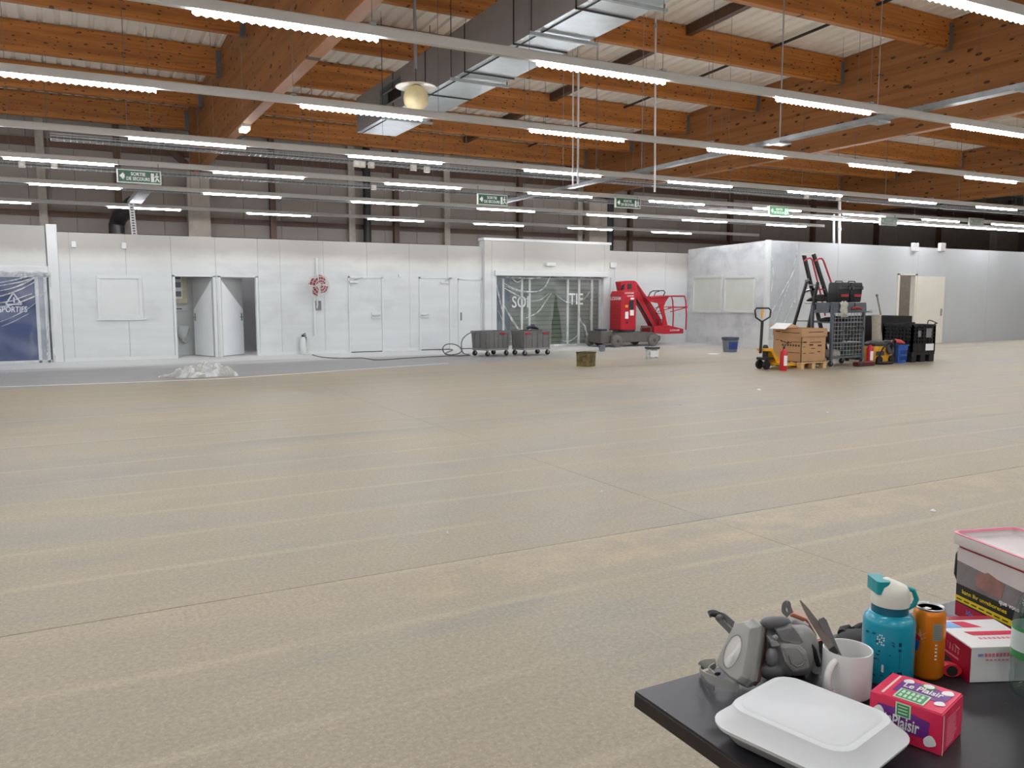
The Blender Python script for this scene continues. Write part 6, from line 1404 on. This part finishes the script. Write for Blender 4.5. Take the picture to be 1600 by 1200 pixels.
# ---------------------------------------------------------------- glove bits behind mug and can
def glove(lab, base, dr, fingers, g=1.0):
    t = thing('work_glove', lab, 'glove', base, 0, 'black and red gloves'); base = Vector(base); dr = Vector(dr).normalized(); sd = dr.cross(zv)
    MB().loft([[base + dr * (s * g) + sd * (g * w_ * math.cos(a)) + zv * (h_ + h_ * math.sin(a)) for a in [2 * math.pi * i / 14 for i in range(14)]] for s, w_, h_ in ((-.05, .022, .008), (-.02, .03, .011), (.02, .036, .012), (.045, .032, .010))]).build('palm', 'black_rubber', t, smooth=60)
    MB().loft([[base + dr * (s * g) + sd * (g * w_ * math.cos(a)) + zv * (h_ + h_ * math.sin(a)) for a in [2 * math.pi * i / 14 for i in range(14)]] for s, w_, h_ in ((-.10, .034, .013), (-.075, .030, .012), (-.048, .026, .010))]).build('cuff', 'can_red', t, smooth=60)
    MB().lathe([(.019 * g, 0), (.019 * g, .0006)], 16, base - dr * (.1005 * g) + zv * .012, -dr).build('cuff_opening', 'black_rubber', t)
    for k, (off, ln, lift) in enumerate(fingers):
        ln *= g; p = base + dr * .035 * g + sd * off * g + zv * .012; MB().tube([p, p + dr * ln * .5 + zv * lift, p + dr * ln + zv * lift * .6, p + dr * ln * 1.1 + zv * lift * .4], [.0095, .009, .0085, .005], 8).build('finger', 'black_rubber', t, smooth=60)
    p = base + sd * -.03 * g + zv * .012; MB().tube([p, p + dr * .02 * g - sd * .012 * g, p + dr * .045 * g - sd * .014 * g], [.010, .009, .006], 8).build('thumb', 'black_rubber', t, smooth=60)
glove('black and red glove lying between the can and the carton', (1.526, .982, TZ + .001), (.605, .797, 0), ((-.025, .05, .03), (-.008, .06, .05), (.009, .055, .06), (.025, .045, .03)), .55)
glove('black and red glove lying behind the mug', (1.455, 1.135, TZ + .001), (1, .08, 0), ((-.025, .05, .004), (-.008, .06, .006), (.009, .055, .012), (.025, .045, .004)))

# ---------------------------------------------------------------- half-mask respirator
mat('resp_grey', (158, 159, 153), .5, 0, .05, 12); mat('resp_mid', (150, 150, 147), .45, 0, .08, 12); mat('resp_dark', (112, 112, 113), .5); mat('resp_brown', (120, 88, 74), .6); mat('resp_copper', (150, 86, 56), .35, .3, .1, 10); mat('resp_white', (214, 214, 208), .6)
M0 = Z(1190, 1066, TZ); t = thing('respirator_mask', 'grey half-mask respirator with two filters on the table edge', 'respirator', M0)
e1, e2 = RT, VH        # to the right of the view, away from the viewer
def mp(px, py, dep=0.0):
    # a point of the mask: sight line met with the upright plane through the mask, moved away by dep
    d = ray(px, py); k = (M0 + e2 * dep - EYEV).dot(e2) / d.dot(e2); return EYEV + d * k
# left filter: rounded trapezoid plate, facing the viewer's left
fpoly = [(1149, 974), (1160, 972), (1171, 982), (1168, 1012), (1160, 1058), (1152, 1066), (1140, 1060), (1120, 1040), (1118, 1034), (1132, 1004), (1144, 980)]
cxp = sum(p[0] for p in fpoly) / len(fpoly); cyp = sum(p[1] for p in fpoly) / len(fpoly)
def plate(scale, shift, dep, tilt=.00055):
    return [mp(cxp + (x - cxp) * scale + shift[0], cyp + (y - cyp) * scale + shift[1], dep + (x - cxp) * -tilt * 1.2 + (y - cyp) * -tilt * 1.0) for x, y in fpoly]
lf = MB().loft([plate(.93, (0, 0), -.058), plate(1.0, (1, 0), -.056), plate(1.06, (8, 1), -.040), plate(1.10, (13, 1), -.030), plate(1.12, (15, 1), -.028), plate(1.12, (21, 2), -.010), plate(1.08, (23, 2), -.006)]).build('filter_shell', 'resp_grey', t, smooth=28, bevel=.0015)
MB().loft([plate(1.08, (11, 1), -.0335), plate(1.16, (14, 1), -.030), plate(1.16, (16, 1), -.026), plate(1.10, (18, 1), -.022)], caps=False).build('filter_rim', 'resp_grey', lf, smooth=30)
MB().loft([plate(1.07, (24, 2), -.006), plate(1.07, (28, 3), .004)]).build('filter_gasket', 'resp_brown', t)
oc = [(1144.5 + 12.0 * math.cos(a) - 6.5 * math.sin(a), 1018 + 25 * math.sin(a)) for a in [2 * math.pi * i / 20 for i in range(20)]]
def oplate(s, dep): return [mp(1144.5 + (x - 1144.5) * s, 1019 + (y - 1019) * s, dep + (x - cxp) * -.00066 + (y - cyp) * -.00055) for x, y in oc]
w_o = MB().loft([oplate(1.12, -.0585), oplate(1.06, -.0605), oplate(1.0, -.0590)], caps=False).build('window_rim', 'resp_mid', lf, smooth=60)
MB().loft([oplate(1.0, -.0588), oplate(.8, -.0594), oplate(.3, -.0598)]).build('filter_window', 'resp_white', lf, smooth=60)
# face piece
def blob(cx, cy, dep, rx, ry, rd, name, m, n=18, sq=1.0):
    rings = []
    for i in range(1, 10):
        ph = -math.pi / 2 + math.pi * i / 10
        rings.append([mp(cx + rx * math.cos(ph) ** sq * math.cos(2 * math.pi * k / n), cy - ry * math.sin(ph), dep + rd * math.cos(ph) ** sq * math.sin(2 * math.pi * k / n)) for k in range(n)])
    return MB().loft(rings).build(name, m, t, smooth=70)
blob(1240, 1016, .015, 40, 42, .05, 'face_piece', 'resp_mid', sq=.75)
blob(1206, 1014, .022, 24, 40, .03, 'inner_cup', 'resp_dark', sq=.7)
blob(1212, 973, .0, 24, 11, .022, 'nose_pad', 'resp_dark', sq=.7)
blob(1206, 1027, -.036, 10, 15, .016, 'valve_hub', 'resp_dark', sq=.7); blob(1211, 996, -.036, 5, 4.5, .006, 'snap_stud', 'resp_grey')
MB().prism([mp(1203, 1000, -.04), mp(1214, 1001, -.04), mp(1220, 1010, -.038), mp(1206, 1012, -.04)], e2 * .03).build('strap_yoke', 'resp_mid', t, bevel=.003)
MB().prism([mp(1212, 985, -.030), mp(1240, 980, -.030), mp(1257, 1004, -.030), mp(1246, 1009, -.036), mp(1222, 1002, -.036)], e2 * .03).build('bridge_panel', 'resp_dark', t, bevel=.003)
MB().prism([mp(1217, 1006, -.040), mp(1250, 1008, -.040), mp(1262, 1020, -.036), mp(1268, 1048, -.030), mp(1240, 1054, -.034), mp(1226, 1036, -.040)], e2 * .03).build('valve_cover', 'resp_mid', t, bevel=.008)
blob(1206, 1048, -.01, 22, 14, .03, 'lower_lip', 'resp_dark')
# right filter seen edge-on
rp = [(1234, 962), (1240, 959), (1262, 968), (1276, 992), (1282, 1025), (1278, 1052), (1268, 1050), (1262, 1010), (1250, 985)]
MB().prism([mp(x, y, .05) for x, y in rp], e2 * .035 + e1 * .004).build('filter_shell', 'resp_copper', t, bevel=.004)
MB().prism([mp(x + 1.5, y + 9, .035) for x, y in rp[:6]] + [mp(1268, 1050, .035), mp(1256, 1004, .035), mp(1244, 990, .035)], e2 * .02).build('filter_ring', 'resp_mid', t, bevel=.003)
MB().prism([mp(1255, 974, .0465), mp(1258, 971, .0465), mp(1264, 976, .0465), mp(1261, 979, .0465)], e2 * .004).build('filter_sticker', 'sticker_white', t)
# straps
def strap(pts, w_, m, name, th=.0012, upv=None):
    pp = [mp(*p) for p in pts]; out = []
    for i in range(len(pp) - 1):
        for k in range(6):
            u = k / 6; p0 = pp[max(i - 1, 0)]; p1, p2 = pp[i], pp[i + 1]; p3 = pp[min(i + 2, len(pp) - 1)]
            out.append(0.5 * ((2 * p1) + (p2 - p0) * u + (2 * p0 - 5 * p1 + 4 * p2 - p3) * u * u + (3 * p1 - p0 - 3 * p2 + p3) * u ** 3))
    out.append(pp[-1]); rings = []; upv = Vector(upv or (0, 0, 1))
    for i, p in enumerate(out):
        d = (out[min(i + 1, len(out) - 1)] - out[max(i - 1, 0)]).normalized(); u = (upv - d * upv.dot(d)).normalized(); s = d.cross(u)
        rings.append([p + u * w_ + s * th, p - u * w_ + s * th, p - u * w_ - s * th, p + u * w_ - s * th])
    return MB().loft(rings).build(name, m, t, smooth=60)
MB().tube([mp(1232, 1024, -.045), mp(1236, 1036, -.045), mp(1245, 1042, -.043), mp(1254, 1039, -.041), mp(1259, 1030, -.040)], [.0012, .002, .0024, .002, .0012], 8).build('valve_groove', 'resp_dark', t, smooth=60)
MB().tube([mp(1250, 990, -.012), mp(1262, 1000, -.014), mp(1272, 1016, -.014), mp(1279, 1040, -.008)], .0045, 8).build('gap_shade_line', 'black_rubber', t, smooth=60)  # black tube draws the shade in the gap beside the right filter
strap([(1146, 976, -.02), (1132, 964, .0), (1122, 961, .01), (1114, 958, .01), (1107, 960, .01)], .007, 'resp_dark', 'head_strap')
strap([(1142, 987, -.02), (1131, 975, -.005), (1121, 964, .0)], .006, 'resp_dark', 'head_strap')
blob(1116, 960, .005, 7, 4, .006, 'strap_buckle', 'black_plastic'); blob(1124, 965, .0, 6, 5, .006, 'strap_buckle', 'resp_dark')
strap([(1232, 962, .03), (1225, 955, .03), (1226, 944, .03), (1231, 942, .03), (1233, 950, .03), (1236, 958, .03)], .0045, 'resp_dark', 'head_strap', .001, RT)
strap([(1118, 1036, .0), (1100, 1038, .03), (1094, 1045, .03), (1097, 1054, .0), (1115, 1063, -.04), (1140, 1072, -.065), (1154, 1076, -.07)], .0085, 'resp_grey', 'neck_strap')
strap([(1117, 1040, -.01), (1108, 1046, -.02), (1112, 1052, -.03), (1124, 1062, -.05)], .006, 'resp_grey', 'neck_strap')
blob(1121, 1053, -.05, 5, 3, .004, 'strap_buckle', 'black_plastic')
strap([(1096, 1056, .0), (1102, 1066, -.02), (1116, 1076, -.045)], .004, 'resp_dark', 'neck_strap')
